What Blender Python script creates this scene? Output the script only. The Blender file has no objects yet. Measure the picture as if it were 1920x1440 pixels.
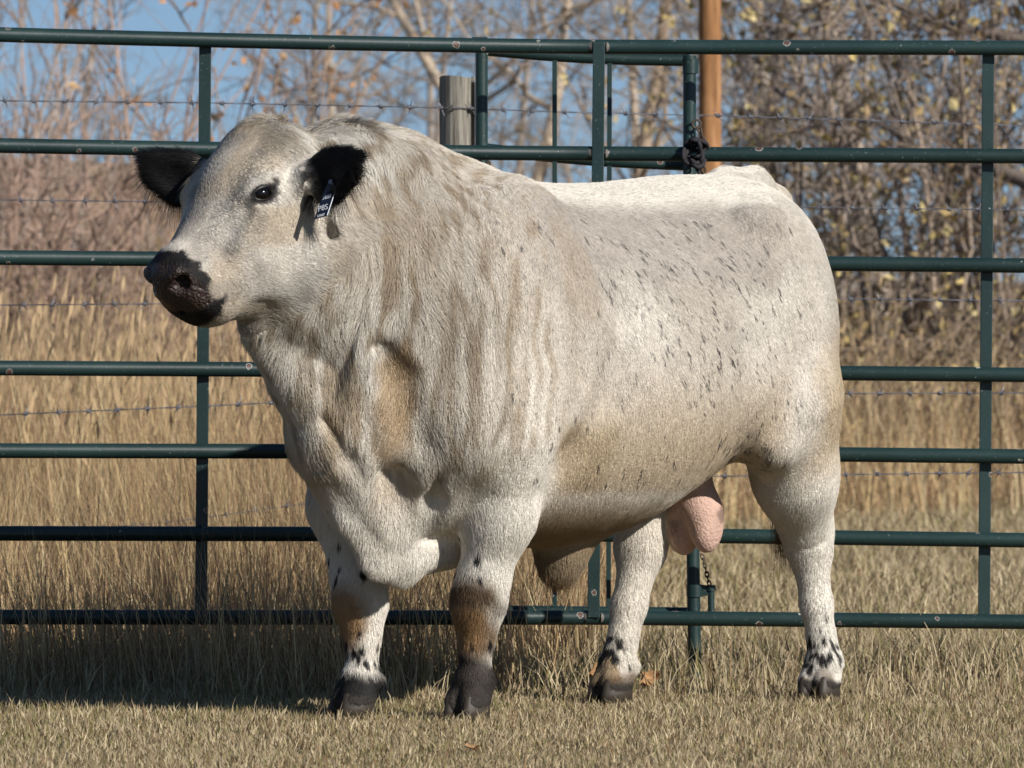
import bpy, bmesh, math, random
import numpy as np
from mathutils import Vector, Matrix

rng = np.random.default_rng(7)
random.seed(7)
scene = bpy.context.scene
COL = scene.collection

# ------------------------------------------------------------------ camera
CAM_D, CAM_H, FPX, HOR = 16.0, 0.89, 11840.0, 690.0      # distance, height, focal length in photo pixels, horizon row
cam_data = bpy.data.cameras.new("camera")
cam = bpy.data.objects.new("camera", cam_data)
COL.objects.link(cam)
cam.location = (0.0, -CAM_D, CAM_H)
cam.rotation_euler = (math.radians(90.0) - math.atan((720.0 - HOR) / FPX), 0.0, 0.0)
cam_data.sensor_width = 36.0
cam_data.lens = FPX / 1920.0 * 36.0
cam_data.clip_start = 0.5
cam_data.clip_end = 3000.0
cam_data.dof.use_dof = True
cam_data.dof.focus_distance = 16.15
cam_data.dof.aperture_fstop = 11.0
cam_data.dof.aperture_blades = 9
scene.camera = cam

# ------------------------------------------------------------------ sky, sun, exposure
SUN_AZ, SUN_EL = 43.0, 28.0           # degrees right of the camera axis (sun stands behind the camera), elevation
to_sun = Vector((math.sin(math.radians(SUN_AZ)) * math.cos(math.radians(SUN_EL)),
                 -math.cos(math.radians(SUN_AZ)) * math.cos(math.radians(SUN_EL)),
                 math.sin(math.radians(SUN_EL))))
world = bpy.data.worlds.new("World")
scene.world = world
world.use_nodes = True
wn = world.node_tree.nodes
wl = world.node_tree.links
sky = wn.new("ShaderNodeTexSky")
sky.sky_type = 'NISHITA'
sky.sun_disc = False
sky.sun_elevation = math.radians(SUN_EL)
sky.sun_rotation = math.atan2(to_sun.x, to_sun.y)
sky.altitude = 1500.0
sky.air_density = 1.0
sky.dust_density = 0.0
sky.ozone_density = 2.8
wn["Background"].inputs["Strength"].default_value = 0.064
# the low sky of a clear, dry autumn day stays blue down to the horizon: look the sky up a little higher all round
tc = wn.new("ShaderNodeTexCoord")
ad = wn.new("ShaderNodeVectorMath"); ad.operation = 'MULTIPLY_ADD'
ad.inputs[1].default_value = (1.0, 1.0, 0.85); ad.inputs[2].default_value = (0.0, 0.0, 0.085)
nm = wn.new("ShaderNodeVectorMath"); nm.operation = 'NORMALIZE'
wl.new(tc.outputs["Generated"], ad.inputs[0]); wl.new(ad.outputs[0], nm.inputs[0]); wl.new(nm.outputs[0], sky.inputs["Vector"])
wl.new(sky.outputs["Color"], wn["Background"].inputs["Color"])

sun_data = bpy.data.lights.new("sun", 'SUN')
sun_data.energy = 5.0
sun_data.angle = math.radians(0.53)
sun_data.color = (1.0, 0.955, 0.89)
sun = bpy.data.objects.new("sun", sun_data)
COL.objects.link(sun)
sun.location = (6, -12, 9)
sun.rotation_euler = (-to_sun).to_track_quat('-Z', 'Y').to_euler()

scene.view_settings.view_transform = 'Standard'
scene.view_settings.look = 'None'
scene.view_settings.gamma = 1.0
scene.view_settings.use_curve_mapping = False
scene.view_settings.exposure = 0.36
scene.cycles.max_bounces = 6
scene.cycles.diffuse_bounces = 3
scene.cycles.glossy_bounces = 2
scene.cycles.transparent_max_bounces = 6


# ------------------------------------------------------------------ helpers
def px_at(px, py, y):
    """point at world depth y whose picture position is (px, py) in photo pixels"""
    s = FPX / (CAM_D + y)
    return Vector(((px - 960.0) / s, y, CAM_H - (py - HOR) / s))


def prop(o, label=None, cat=None, group=None, kind=None):
    if label: o["label"] = label
    if cat: o["category"] = cat
    if group: o["group"] = group
    if kind: o["kind"] = kind
    return o


def empty(name, loc=(0, 0, 0)):
    o = bpy.data.objects.new(name, None)
    o.empty_display_size = 0.1
    o.location = loc
    COL.objects.link(o)
    return o


def link_mesh(name, me, mat=None, parent=None, loc=None):
    o = bpy.data.objects.new(name, me)
    COL.objects.link(o)
    if mat is not None and len(me.materials) == 0:
        me.materials.append(mat)
    if parent is not None:
        o.parent = parent
        if parent.location.length and loc is None:
            o.location = -parent.location
    if loc is not None:
        o.location = loc
    return o


def mesh_np(name, verts, faces, smooth=True, color=None, attr="tint"):
    """mesh from numpy arrays; faces (n,3) or (n,4) or a list of such arrays"""
    verts = np.asarray(verts, dtype=np.float32)
    fl = faces if isinstance(faces, (list, tuple)) else [faces]
    fl = [np.asarray(f, dtype=np.int32) for f in fl if len(f)]
    me = bpy.data.meshes.new(name)
    me.vertices.add(len(verts))
    me.vertices.foreach_set("co", verts.ravel())
    nl = sum(f.size for f in fl)
    nf = sum(len(f) for f in fl)
    me.loops.add(nl)
    me.loops.foreach_set("vertex_index", np.concatenate([f.ravel() for f in fl]))
    tot = np.concatenate([np.full(len(f), f.shape[1], np.int32) for f in fl])
    start = np.concatenate([[0], np.cumsum(tot)[:-1]]).astype(np.int32)
    me.polygons.add(nf)
    me.polygons.foreach_set("loop_start", start)
    me.polygons.foreach_set("loop_total", tot)
    me.polygons.foreach_set("use_smooth", np.full(nf, smooth, dtype=bool))
    me.update(calc_edges=True)
    if color is not None:
        a = me.attributes.new(attr, 'FLOAT_COLOR', 'POINT')
        c = np.ones((len(verts), 4), np.float32)
        c[:, :3] = color
        a.data.foreach_set("color", c.ravel())
    return me


def frames(pts):
    """parallel frames along a polyline"""
    pts = [Vector(p) for p in pts]
    out = []
    up = None
    for i, p in enumerate(pts):
        t = (pts[min(i + 1, len(pts) - 1)] - pts[max(i - 1, 0)]).normalized()
        if up is None:
            up = Vector((0, 0, 1)) if abs(t.z) < 0.9 else Vector((1, 0, 0))
        u = (up - t * up.dot(t)).normalized()
        v = t.cross(u)
        up = u
        out.append((p, t, u, v))
    return out


def tube_arrays(pts, radii, n=8, cap=True, base=0):
    V, F4, F3 = [], [], []
    fr = frames(pts)
    for (p, t, u, v), r in zip(fr, radii):
        for k in range(n):
            a = 2 * math.pi * k / n
            V.append(p + (u * math.cos(a) + v * math.sin(a)) * r)
    m = len(fr)
    for i in range(m - 1):
        for k in range(n):
            k2 = (k + 1) % n
            F4.append((base + i * n + k, base + i * n + k2, base + (i + 1) * n + k2, base + (i + 1) * n + k))
    if cap:
        for e, flip in ((0, True), (m - 1, False)):
            b0 = len(V)
            V += [V[e * n + k].copy() for k in range(n)]
            V.append(fr[e][0])
            for k in range(n):
                k2 = (k + 1) % n
                F3.append((base + b0 + n, base + b0 + k2, base + b0 + k) if flip else (base + b0 + n, base + b0 + k, base + b0 + k2))
    return V, F4, F3


def tube(name, pts, radii, mat, parent=None, n=12, smooth=True):
    if not isinstance(radii, (list, tuple)):
        radii = [radii] * len(pts)
    V, F4, F3 = tube_arrays(pts, radii, n)
    me = mesh_np(name, [tuple(v) for v in V], [np.array(F4), np.array(F3)], smooth)
    return link_mesh(name, me, mat, parent)


class MB:
    """collects shapes for one mesh"""
    def __init__(s):
        s.V, s.F4, s.F3 = [], [], []

    def tube(s, pts, radii, n=8):
        if not isinstance(radii, (list, tuple)):
            radii = [radii] * len(pts)
        V, F4, F3 = tube_arrays(pts, radii, n, True, len(s.V))
        s.V += V; s.F4 += F4; s.F3 += F3
        return s

    def box(s, c, size, M=None, bevel=0.0):
        bm = bmesh.new()
        bmesh.ops.create_cube(bm, size=1.0)
        for v in bm.verts:
            v.co = Vector((v.co.x * size[0], v.co.y * size[1], v.co.z * size[2]))
        if bevel:
            bmesh.ops.bevel(bm, geom=bm.edges[:], offset=bevel, segments=2, profile=0.6, affect='EDGES')
        b = len(s.V)
        for i, v in enumerate(bm.verts):
            v.index = i
            p = v.co.copy()
            if M is not None: p = M @ p
            s.V.append(p + Vector(c))
        for f in bm.faces:
            idx = [b + v.index for v in f.verts]
            if len(idx) == 4: s.F4.append(tuple(idx))
            else:
                for k in range(1, len(idx) - 1):
                    s.F3.append((idx[0], idx[k], idx[k + 1]))
        bm.free()
        return s

    def torus(s, c, R, r, M=None, sx=1.0, n=14, m=6):
        b = len(s.V)
        for i in range(n):
            a = 2 * math.pi * i / n
            for j in range(m):
                t = 2 * math.pi * j / m
                p = Vector(((R + r * math.cos(t)) * math.cos(a) * sx, (R + r * math.cos(t)) * math.sin(a), r * math.sin(t)))
                if M is not None: p = M @ p
                s.V.append(p + Vector(c))
        for i in range(n):
            for j in range(m):
                s.F4.append((b + i * m + j, b + ((i + 1) % n) * m + j, b + ((i + 1) % n) * m + (j + 1) % m, b + i * m + (j + 1) % m))
        return s

    def build(s, name, mat, parent=None, smooth=True):
        fl = []
        if s.F4: fl.append(np.array(s.F4))
        if s.F3: fl.append(np.array(s.F3))
        return link_mesh(name, mesh_np(name, [tuple(v) for v in s.V], fl, smooth), mat, parent)


def new_mat(name, rough=0.8, spec=0.3):
    m = bpy.data.materials.new(name)
    m.use_nodes = True
    nt = m.node_tree
    b = nt.nodes["Principled BSDF"]
    b.inputs["Roughness"].default_value = rough
    b.inputs["Specular IOR Level"].default_value = spec
    return m, nt, b


def node(nt, typ, **kw):
    n = nt.nodes.new(typ)
    for k, v in kw.items():
        if k in n.inputs: n.inputs[k].default_value = v
        else: setattr(n, k, v)
    return n


def ramp(nt, stops, interp='LINEAR'):
    r = nt.nodes.new("ShaderNodeValToRGB")
    r.color_ramp.interpolation = interp
    el = r.color_ramp.elements
    while len(el) > 1: el.remove(el[-1])
    el[0].position, el[0].color = stops[0][0], (*stops[0][1], 1)
    for p, c in stops[1:]:
        e = el.new(p); e.color = (*c, 1)
    return r


def noise3(P, scale, seed=0):
    """value noise in [0,1], numpy"""
    r = np.random.default_rng(1000 + seed)
    N = 32
    L = r.random((N, N, N)).astype(np.float32)
    Q = np.asarray(P, np.float64) * scale + 1000.37
    I = np.floor(Q).astype(np.int64)
    f = (Q - I).astype(np.float32)
    f = f * f * (3 - 2 * f)
    out = 0
    for dx in (0, 1):
        wx = f[:, 0] if dx else 1 - f[:, 0]
        for dy in (0, 1):
            wy = f[:, 1] if dy else 1 - f[:, 1]
            for dz in (0, 1):
                wz = f[:, 2] if dz else 1 - f[:, 2]
                out = out + wx * wy * wz * L[(I[:, 0] + dx) % N, (I[:, 1] + dy) % N, (I[:, 2] + dz) % N]
    return out


def smoothstep(a, b, x):
    t = np.clip((x - a) / (b - a), 0, 1)
    return t * t * (3 - 2 * t)


# ------------------------------------------------------------------ the bull: signed distance field -> one continuous skin
BULL_O = Vector((0.155, 0.395, 0.0))
BULL_T = math.radians(47.0)
BH = np.array([-math.cos(BULL_T), -math.sin(BULL_T), 0.0])
BL = np.array([math.sin(BULL_T), -math.cos(BULL_T), 0.0])
BULL_M = Matrix(((BH[0], BL[0], 0, BULL_O.x), (BH[1], BL[1], 0, BULL_O.y), (0, 0, 1, 0), (0, 0, 0, 1)))

# head frame (inside the bull frame): a = poll to nose, l = left, n = out of the face
HEAD_P = np.array([1.150, -0.005, 1.483])
HEAD_YAW, HEAD_PITCH, HEAD_ROLL = math.radians(-6.0), math.radians(47.0), math.radians(0.0)
_hf = np.array([math.cos(HEAD_YAW), math.sin(HEAD_YAW), 0.0])
_hl = np.array([-math.sin(HEAD_YAW), math.cos(HEAD_YAW), 0.0])
HA = _hf * math.cos(HEAD_PITCH) + np.array([0, 0, -math.sin(HEAD_PITCH)])
HN = _hf * math.sin(HEAD_PITCH) + np.array([0, 0, math.cos(HEAD_PITCH)])
HL = _hl
HR = np.stack([HA, HL, HN], axis=1)      # columns


def hp(a, l, n):
    return HEAD_P + HA * a + HL * l + HN * n


EARS = ((1, -0.10, 0.95, 0.20, hp(0.078, 0.145, -0.110)), (-1, 0.60, -0.80, 0.24, hp(0.095, -0.138, -0.090)))


def ear_axes(da, dl, dz):
    d = _hf * da + HL * dl + np.array([0, 0, dz])
    d /= np.linalg.norm(d)
    w = np.array([0, 0, 1.0]) - d * d[2]; w /= np.linalg.norm(w)
    return d, w, np.cross(d, w)



VOX = 0.0068
GMIN = np.array([-1.06, -0.56, -0.03])
GMAX = np.array([1.62, 0.56, 1.60])
GN = np.ceil((GMAX - GMIN) / VOX).astype(int)
GX = (GMIN[0] + VOX * np.arange(GN[0])).astype(np.float32)
GY = (GMIN[1] + VOX * np.arange(GN[1])).astype(np.float32)
GZ = (GMIN[2] + VOX * np.arange(GN[2])).astype(np.float32)
FIELD = np.full(tuple(GN), 0.5, np.float32)


def _win(lo, hi):
    i0 = np.clip(np.floor((np.asarray(lo) - GMIN) / VOX).astype(int), 0, GN)
    i1 = np.clip(np.ceil((np.asarray(hi) - GMIN) / VOX).astype(int) + 1, 0, GN)
    sl = tuple(slice(a, b) for a, b in zip(i0, i1))
    x = GX[sl[0]][:, None, None]; y = GY[sl[1]][None, :, None]; z = GZ[sl[2]][None, None, :]
    return sl, x, y, z


def _merge(sl, d, k, sub=False):
    A = FIELD[sl]
    if sub:
        d = -d
        h = np.clip(0.5 - 0.5 * (A - d) / k, 0, 1) if k else (d > A).astype(np.float32)
        FIELD[sl] = A * (1 - h) + d * h + k * h * (1 - h)
    else:
        h = np.clip(0.5 + 0.5 * (A - d) / k, 0, 1)
        FIELD[sl] = A * (1 - h) + d * h - k * h * (1 - h)


def cone(a, b, ra, rb, k=0.05, sub=False, flat=None):
    """tapered capsule; flat = (axis vector, factor) squeezes it along an axis"""
    a = np.asarray(a, float); b = np.asarray(b, float)
    m = max(ra, rb) * (1.6 if flat else 1.0) + 0.10 + k
    sl, x, y, z = _win(np.minimum(a, b) - m, np.maximum(a, b) + m)
    ab = b - a
    L2 = float(ab @ ab) + 1e-9
    px, py, pz = x - a[0], y - a[1], z - a[2]
    t = np.clip((px * ab[0] + py * ab[1] + pz * ab[2]) / L2, 0, 1)
    qx, qy, qz = px - t * ab[0], py - t * ab[1], pz - t * ab[2]
    q2 = qx * qx + qy * qy + qz * qz
    if flat:
        f, s = np.asarray(flat[0], float), flat[1]
        f = f / np.linalg.norm(f)
        c = qx * f[0] + qy * f[1] + qz * f[2]
        q2 = q2 + c * c * (s * s - 1)
    d = np.sqrt(q2) - (ra + (rb - ra) * t)
    _merge(sl, d.astype(np.float32), k, sub)


def chain(pts, rad, k=0.05, sub=False, flat=None):
    for i in range(len(pts) - 1):
        cone(pts[i], pts[i + 1], rad[i], rad[i + 1], k, sub, flat)


def ell(c, r, k=0.06, R=None, sub=False):
    """ellipsoid, R = 3x3 with its axes as columns"""
    c = np.asarray(c, float); r = np.asarray(r, float)
    R = np.eye(3) if R is None else R
    m = max(r) + 0.10 + k
    sl, x, y, z = _win(c - m, c + m)
    px, py, pz = x - c[0], y - c[1], z - c[2]
    s0 = 0; s1 = 0
    for i in range(3):
        u = px * R[0, i] + py * R[1, i] + pz * R[2, i]
        s0 = s0 + (u / r[i]) ** 2
        s1 = s1 + (u / (r[i] * r[i])) ** 2
    k0 = np.sqrt(s0); k1 = np.sqrt(s1) + 1e-6
    _merge(sl, (k0 * (k0 - 1) / k1).astype(np.float32), k, sub)


def hell(c, r, k=0.04, sub=False, rot=None):
    R = HR if rot is None else HR @ rot
    ell(hp(*c), r, k, R, sub)


def rotx(d):
    a = math.radians(d); return np.array([[1, 0, 0], [0, math.cos(a), -math.sin(a)], [0, math.sin(a), math.cos(a)]])


def roty(d):
    a = math.radians(d); return np.array([[math.cos(a), 0, math.sin(a)], [0, 1, 0], [-math.sin(a), 0, math.cos(a)]])


def rotz(d):
    a = math.radians(d); return np.array([[math.cos(a), -math.sin(a), 0], [math.sin(a), math.cos(a), 0], [0, 0, 1]])


# --- trunk, as sections along the body: X, top, bottom, half width, height of greatest width
SECT = np.array([
    (-0.90, 1.10, 0.92, 0.06, 1.02),
    (-0.84, 1.24, 0.86, 0.13, 1.04),
    (-0.76, 1.35, 0.78, 0.21, 1.06),
    (-0.60, 1.40, 0.68, 0.295, 1.03),
    (-0.38, 1.395, 0.575, 0.345, 0.97),
    (-0.12, 1.368, 0.465, 0.395, 0.90),
    (0.12, 1.36, 0.43, 0.405, 0.88),
    (0.34, 1.378, 0.43, 0.385, 0.90),
    (0.54, 1.42, 0.455, 0.345, 0.93),
    (0.70, 1.445, 0.46, 0.30, 0.95),
    (0.82, 1.43, 0.52, 0.24, 0.98),
    (0.94, 1.34, 0.66, 0.12, 1.0)])


def sect(col, X):
    t = np.linspace(-0.95, 1.0, 400)
    v = np.interp(t, SECT[:, 0], SECT[:, col])
    ker = np.exp(-0.5 * (np.arange(-24, 25) / 9.0) ** 2); ker /= ker.sum()
    v = np.convolve(np.pad(v, 24, mode='edge'), ker, mode='valid')
    return np.interp(X, t, v)


def trunk():
    sl, x, y, z = _win((-0.92, -0.5, 0.3), (0.96, 0.5, 1.56))
    X = x.ravel()
    top, bot, w, zc = [sect(c, X)[:, None, None].astype(np.float32) for c in (1, 2, 3, 4)]
    u = np.abs(y) / w
    up = z > zc
    hgt = np.where(up, top - zc, zc - bot)
    v = np.abs(z - zc) / hgt
    n = np.where(up, 2.25, 2.15)
    r = (u ** n + v ** n) ** (1 / n)
    g = np.sqrt((u / w) ** 2 + (v / hgt) ** 2) / np.maximum(np.sqrt(u * u + v * v), 1e-4)
    d = (r - 1) / np.maximum(g, 1.0)
    ends = np.maximum(x - 0.94, -0.90 - x)
    d = np.maximum(d, ends)
    FIELD[sl] = np.minimum(FIELD[sl], d.astype(np.float32))


def leg(pts, rad, k=0.05):
    chain(pts, rad, k)


def dewclaws(c, yaw):
    R = rotz(yaw)
    for sgn in (-1, 1):
        ell(np.array(c) + R @ np.array([-0.058, sgn * 0.026, 0.095]), (0.016, 0.013, 0.02), 0.012)


def hoof(c, yaw, s=1.0):
    dewclaws(c, yaw)
    """two claws; the horn below is a separate part, this is the furred foot down to it"""
    R = rotz(yaw)
    for sgn in (-1, 1):
        p = np.array(c) + R @ np.array([0.004, sgn * 0.022 * s, 0.050])
        ell(p, (0.050 * s, 0.034 * s, 0.042), 0.03, R @ roty(18))


def sculpt_bull():
    trunk()
    # neck: thick column, crest, dewlap
    cone((0.58, 0.01, 1.06), (1.02, 0.01, 1.17), 0.295, 0.195, 0.12)
    cone((0.66, 0.01, 0.85), (1.03, 0.01, 1.05), 0.228, 0.11, 0.09)
    chain([(0.42, 0, 1.29), (0.66, 0, 1.335), (0.86, 0, 1.36), (1.02, 0, 1.33)], [0.10, 0.115, 0.12, 0.115], 0.10)
    chain([(1.12, -0.01, 0.985), (1.00, 0.01, 0.86), (0.89, 0.01, 0.72), (0.78, 0.005, 0.58)], [0.052, 0.070, 0.098, 0.108], 0.045)
    # brisket
    chain([(0.775, 0.005, 0.66), (0.725, 0.01, 0.53), (0.665, 0.01, 0.45)], [0.125, 0.085, 0.058], 0.05)
    chain([(0.735, 0.012, 0.47), (0.655, 0.012, 0.408), (0.50, 0, 0.46)], [0.060, 0.050, 0.085], 0.04)
    chain([(0.92, 0.02, 0.70), (0.82, 0.03, 0.54), (0.735, 0.03, 0.425), (0.66, 0.025, 0.385)], [0.045, 0.062, 0.060, 0.042], 0.035, flat=((0.25, 1, 0), 2.2))
    # shoulders
    for s in (-1, 1):
        ell((0.50, s * 0.235, 1.02), (0.20, 0.12, 0.34), 0.10, roty(-12))
        ell((0.52, s * 0.255, 0.78), (0.19, 0.10, 0.17), 0.09, roty(25))
        ell((0.66, s * 0.205 + (0.03 if s < 0 else 0), 0.78), (0.10, 0.095, 0.13), 0.07)
    # near front leg (left)
    leg([(0.50, 0.235, 0.72), (0.487, 0.198, 0.52), (0.507, 0.158, 0.345), (0.512, 0.148, 0.285), (0.512, 0.142, 0.21), (0.515, 0.14, 0.12)],
        [0.124, 0.086, 0.058, 0.056, 0.036, 0.041], 0.045)
    ell((0.535, 0.150, 0.30), (0.042, 0.050, 0.072), 0.022)
    ell((0.517, 0.139, 0.10), (0.050, 0.047, 0.046), 0.02)
    hoof((0.535, 0.137, 0.0), 8)
    # far front leg (right), a little forward
    leg([(0.55, -0.245, 0.72), (0.585, -0.250, 0.54), (0.605, -0.182, 0.345), (0.610, -0.168, 0.285), (0.613, -0.160, 0.21), (0.617, -0.157, 0.12)],
        [0.124, 0.088, 0.058, 0.056, 0.036, 0.041], 0.045)
    ell((0.635, -0.168, 0.30), (0.042, 0.049, 0.072), 0.022)
    ell((0.622, -0.157, 0.10), (0.050, 0.047, 0.046), 0.02)
    hoof((0.645, -0.157, 0.0), -12)
    # hind quarters
    for s in (-1, 1):
        ell((-0.565, s * 0.165, 1.08), (0.21, 0.145, 0.26), 0.10, roty(12))
    ell((-0.615, 0.19, 0.88), (0.17, 0.11, 0.26), 0.09, roty(-6))
    ell((-0.55, -0.19, 0.86), (0.18, 0.11, 0.26), 0.09, roty(16))
    # near hind leg (left), set back
    leg([(-0.62, 0.205, 0.80), (-0.695, 0.17, 0.60), (-0.785, 0.13, 0.445)], [0.148, 0.104, 0.066], 0.06)
    leg([(-0.81, 0.122, 0.46), (-0.805, 0.127, 0.40), (-0.81, 0.145, 0.26), (-0.825, 0.16, 0.12)], [0.042, 0.052, 0.037, 0.041], 0.03)
    cone((-0.72, 0.155, 0.70), (-0.855, 0.122, 0.46), 0.09, 0.028, 0.05)
    ell((-0.825, 0.160, 0.10), (0.051, 0.047, 0.047), 0.02)
    hoof((-0.805, 0.162, 0.0), 16)
    # far hind leg (right), forward
    leg([(-0.52, -0.205, 0.80), (-0.47, -0.175, 0.60), (-0.435, -0.148, 0.445)], [0.15, 0.106, 0.072], 0.06)
    leg([(-0.45, -0.145, 0.45), (-0.43, -0.145, 0.40), (-0.385, -0.145, 0.26), (-0.345, -0.146, 0.12)], [0.046, 0.057, 0.040, 0.042], 0.03)
    cone((-0.56, -0.165, 0.68), (-0.50, -0.145, 0.47), 0.09, 0.03, 0.05)
    ell((-0.340, -0.146, 0.10), (0.051, 0.047, 0.047), 0.02)
    hoof((-0.318, -0.146, 0.0), -6)
    ell((-0.43, 0.255, 1.275), (0.075, 0.05, 0.05), 0.06)
    ell((-0.43, -0.255, 1.275), (0.075, 0.05, 0.05), 0.06)
    # cloven split down the front of each foot
    for (cx, cy), yw in (((0.535, 0.137), 8), ((0.645, -0.157), -12), ((-0.805, 0.162), 16), ((-0.318, -0.146), -6)):
        Rz = rotz(yw)
        chain([np.array([cx, cy, 0]) + Rz @ np.array([0.062, 0, 0.0]), np.array([cx, cy, 0]) + Rz @ np.array([0.052, 0, 0.055]), np.array([cx, cy, 0]) + Rz @ np.array([0.040, 0, 0.085])], [0.010, 0.007, 0.002], 0.012, sub=True)
    # flank folds, tail head, tail
    cone((-0.50, 0.255, 0.69), (-0.40, 0.25, 0.82), 0.05, 0.09, 0.10)
    cone((-0.45, -0.28, 0.66), (-0.36, -0.26, 0.80), 0.05, 0.09, 0.08)
    chain([(-0.60, 0, 1.375), (-0.72, 0, 1.372), (-0.80, 0, 1.33), (-0.865, 0.0, 1.22), (-0.895, 0.0, 1.0), (-0.885, 0.015, 0.78), (-0.845, 0.02, 0.60), (-0.815, 0.02, 0.52)],
          [0.05, 0.048, 0.046, 0.04, 0.032, 0.026, 0.022, 0.02], 0.03)
    # sheath and scrotum neck
    chain([(0.0, 0, 0.49), (0.03, 0.0, 0.43), (0.045, 0, 0.395), (0.05, 0, 0.37)], [0.08, 0.055, 0.042, 0.032], 0.06)
    for s in (-1, 1):
        ell((-0.482, s * 0.039 + 0.003, 0.478 + 0.004 * s), (0.048, 0.045, 0.082), 0.016)
    cone((-0.482, 0.003, 0.53), (-0.45, 0.0, 0.72), 0.050, 0.058, 0.045)
    # ---- head
    hell((0.09, 0, -0.115), (0.15, 0.158, 0.130), 0.05)
    hell((0.06, 0, -0.085), (0.085, 0.150, 0.075), 0.05)
    hell((0.165, 0, -0.095), (0.145, 0.145, 0.10), 0.05)
    hell((0.015, -0.01, -0.070), (0.075, 0.10, 0.068), 0.05)
    for s in (-1, 1):
        hell((0.180, s * 0.116, -0.056), (0.066, 0.036, 0.042), 0.045)
        hell((0.235, s * 0.095, -0.165), (0.135, 0.052, 0.115), 0.05, rot=roty(18))
        hell((0.36, s * 0.055, -0.125), (0.12, 0.045, 0.07), 0.045)
    cone(hp(0.15, 0, -0.10), hp(0.40, 0, -0.085), 0.10, 0.066, 0.05)
    hell((0.428, 0, -0.092), (0.060, 0.078, 0.074), 0.03)
    hell((0.462, 0, -0.088), (0.034, 0.066, 0.060), 0.022)
    hell((0.420, 0, -0.042), (0.042, 0.054, 0.026), 0.03)
    for s in (-1, 1):
        hell((0.450, s * 0.052, -0.062), (0.042, 0.028, 0.038), 0.016)
        hell((0.428, s * 0.052, -0.134), (0.050, 0.031, 0.032), 0.022)
        cone(hp(0.28, s * 0.070, -0.195), hp(0.42, s * 0.045, -0.175), 0.058, 0.042, 0.04)
    # lower jaw, chin, throat
    chain([hp(0.20, 0, -0.255), hp(0.32, 0, -0.225), hp(0.425, 0, -0.165)], [0.075, 0.062, 0.040], 0.04, flat=None)
    hell((0.426, 0, -0.160), (0.038, 0.048, 0.026), 0.018)
    cone(hp(0.20, 0, -0.215), hp(0.40, 0, -0.175), 0.105, 0.068, 0.06)
    cone(hp(0.15, 0, -0.21), (1.02, 0, 1.06), 0.095, 0.10, 0.06)
    # carved: eye sockets, nostrils, mouth line
    for s in (-1, 1):
        hell((0.188, s * 0.170, -0.055), (0.036, 0.020, 0.020), 0.020, sub=True)
        hell((0.482, s * 0.057, -0.062), (0.036, 0.025, 0.020), 0.009, sub=True, rot=rotx(-s * 30))
        hell((0.478, s * 0.074, -0.050), (0.026, 0.015, 0.010), 0.008, sub=True)
        chain([hp(0.468, s * 0.030, -0.075), hp(0.474, s * 0.040, -0.042), hp(0.458, s * 0.060, -0.032), hp(0.446, s * 0.072, -0.045)], [0.006, 0.0065, 0.0065, 0.005], 0.010)
        cone(hp(0.412, s * 0.086, -0.158), hp(0.465, s * 0.05, -0.149), 0.002, 0.005, 0.014, sub=True)
        cone(hp(0.465, s * 0.05, -0.149), hp(0.482, 0, -0.146), 0.005, 0.005, 0.012, sub=True)
    for s in (-1, 1):
        # brow over the eye, cheek ridge, hollow before the eye, edge of the jaw
        cone(hp(0.235, s * 0.120, -0.085), hp(0.335, s * 0.088, -0.105), 0.014, 0.012, 0.030)
        cone(hp(0.245, s * 0.128, -0.040), hp(0.350, s * 0.098, -0.060), 0.010, 0.016, 0.040, sub=True)
        cone(hp(0.080, s * 0.170, -0.060), hp(0.135, s * 0.175, -0.062), 0.016, 0.012, 0.040, sub=True)
        chain([hp(0.085, s * 0.160, -0.175), hp(0.125, s * 0.160, -0.255), hp(0.195, s * 0.130, -0.325)], [0.006, 0.012, 0.010], 0.030, sub=True)
    # ears: leaf-shaped, cupped to the front; the far one swung forward, the near one back
    for sgn, da, dl, dz, e0 in EARS:
        d, w, nrm = ear_axes(da, dl, dz)
        cone(e0 - d * 0.03, e0 + d * 0.04, 0.038, 0.036, 0.03)
        f = 1 if (nrm @ _hf) > 0 else -1
        chain([e0 + d * 0.03, e0 + d * 0.095 - w * 0.014, e0 + d * 0.150 - w * 0.006, e0 + d * 0.205 + w * 0.016], [0.040, 0.064, 0.048, 0.014], 0.015, flat=(nrm, 3.2))
        chain([e0 + d * 0.045 + nrm * f * 0.022, e0 + d * 0.10 - w * 0.016 + nrm * f * 0.024, e0 + d * 0.17 + nrm * f * 0.020], [0.022, 0.042, 0.018], 0.012, sub=True, flat=(nrm, 2.6))
    # skin folds: groove between neck and shoulder, hollow of the brisket, elbow, flank
    chain([(0.905, 0.190, 0.95), (0.875, 0.225, 0.86), (0.83, 0.235, 0.70)], [0.020, 0.048, 0.054], 0.036, sub=True)
    cone((0.80, 0.130, 0.62), (0.72, 0.155, 0.47), 0.030, 0.026, 0.075, sub=True)
    chain([(0.725, 0.215, 0.69), (0.690, 0.165, 0.56), (0.655, 0.115, 0.42)], [0.006, 0.012, 0.016], 0.045, sub=True)
    chain([(0.30, 0.30, 1.30), (0.22, 0.415, 1.02), (0.29, 0.42, 0.80), (0.375, 0.365, 0.66), (0.41, 0.33, 0.57)], [0.006, 0.008, 0.014, 0.022, 0.020], 0.075, sub=True)
    cone((-0.40, 0.415, 1.04), (-0.44, 0.385, 0.72), 0.012, 0.034, 0.075, sub=True)
    ell((-0.24, 0.35, 1.235), (0.12, 0.05, 0.06), 0.06, sub=True)
    chain([(1.10, 0.115, 0.93), (1.02, 0.105, 0.85), (0.97, 0.11, 0.74)], [0.006, 0.014, 0.010], 0.035, sub=True)
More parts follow.
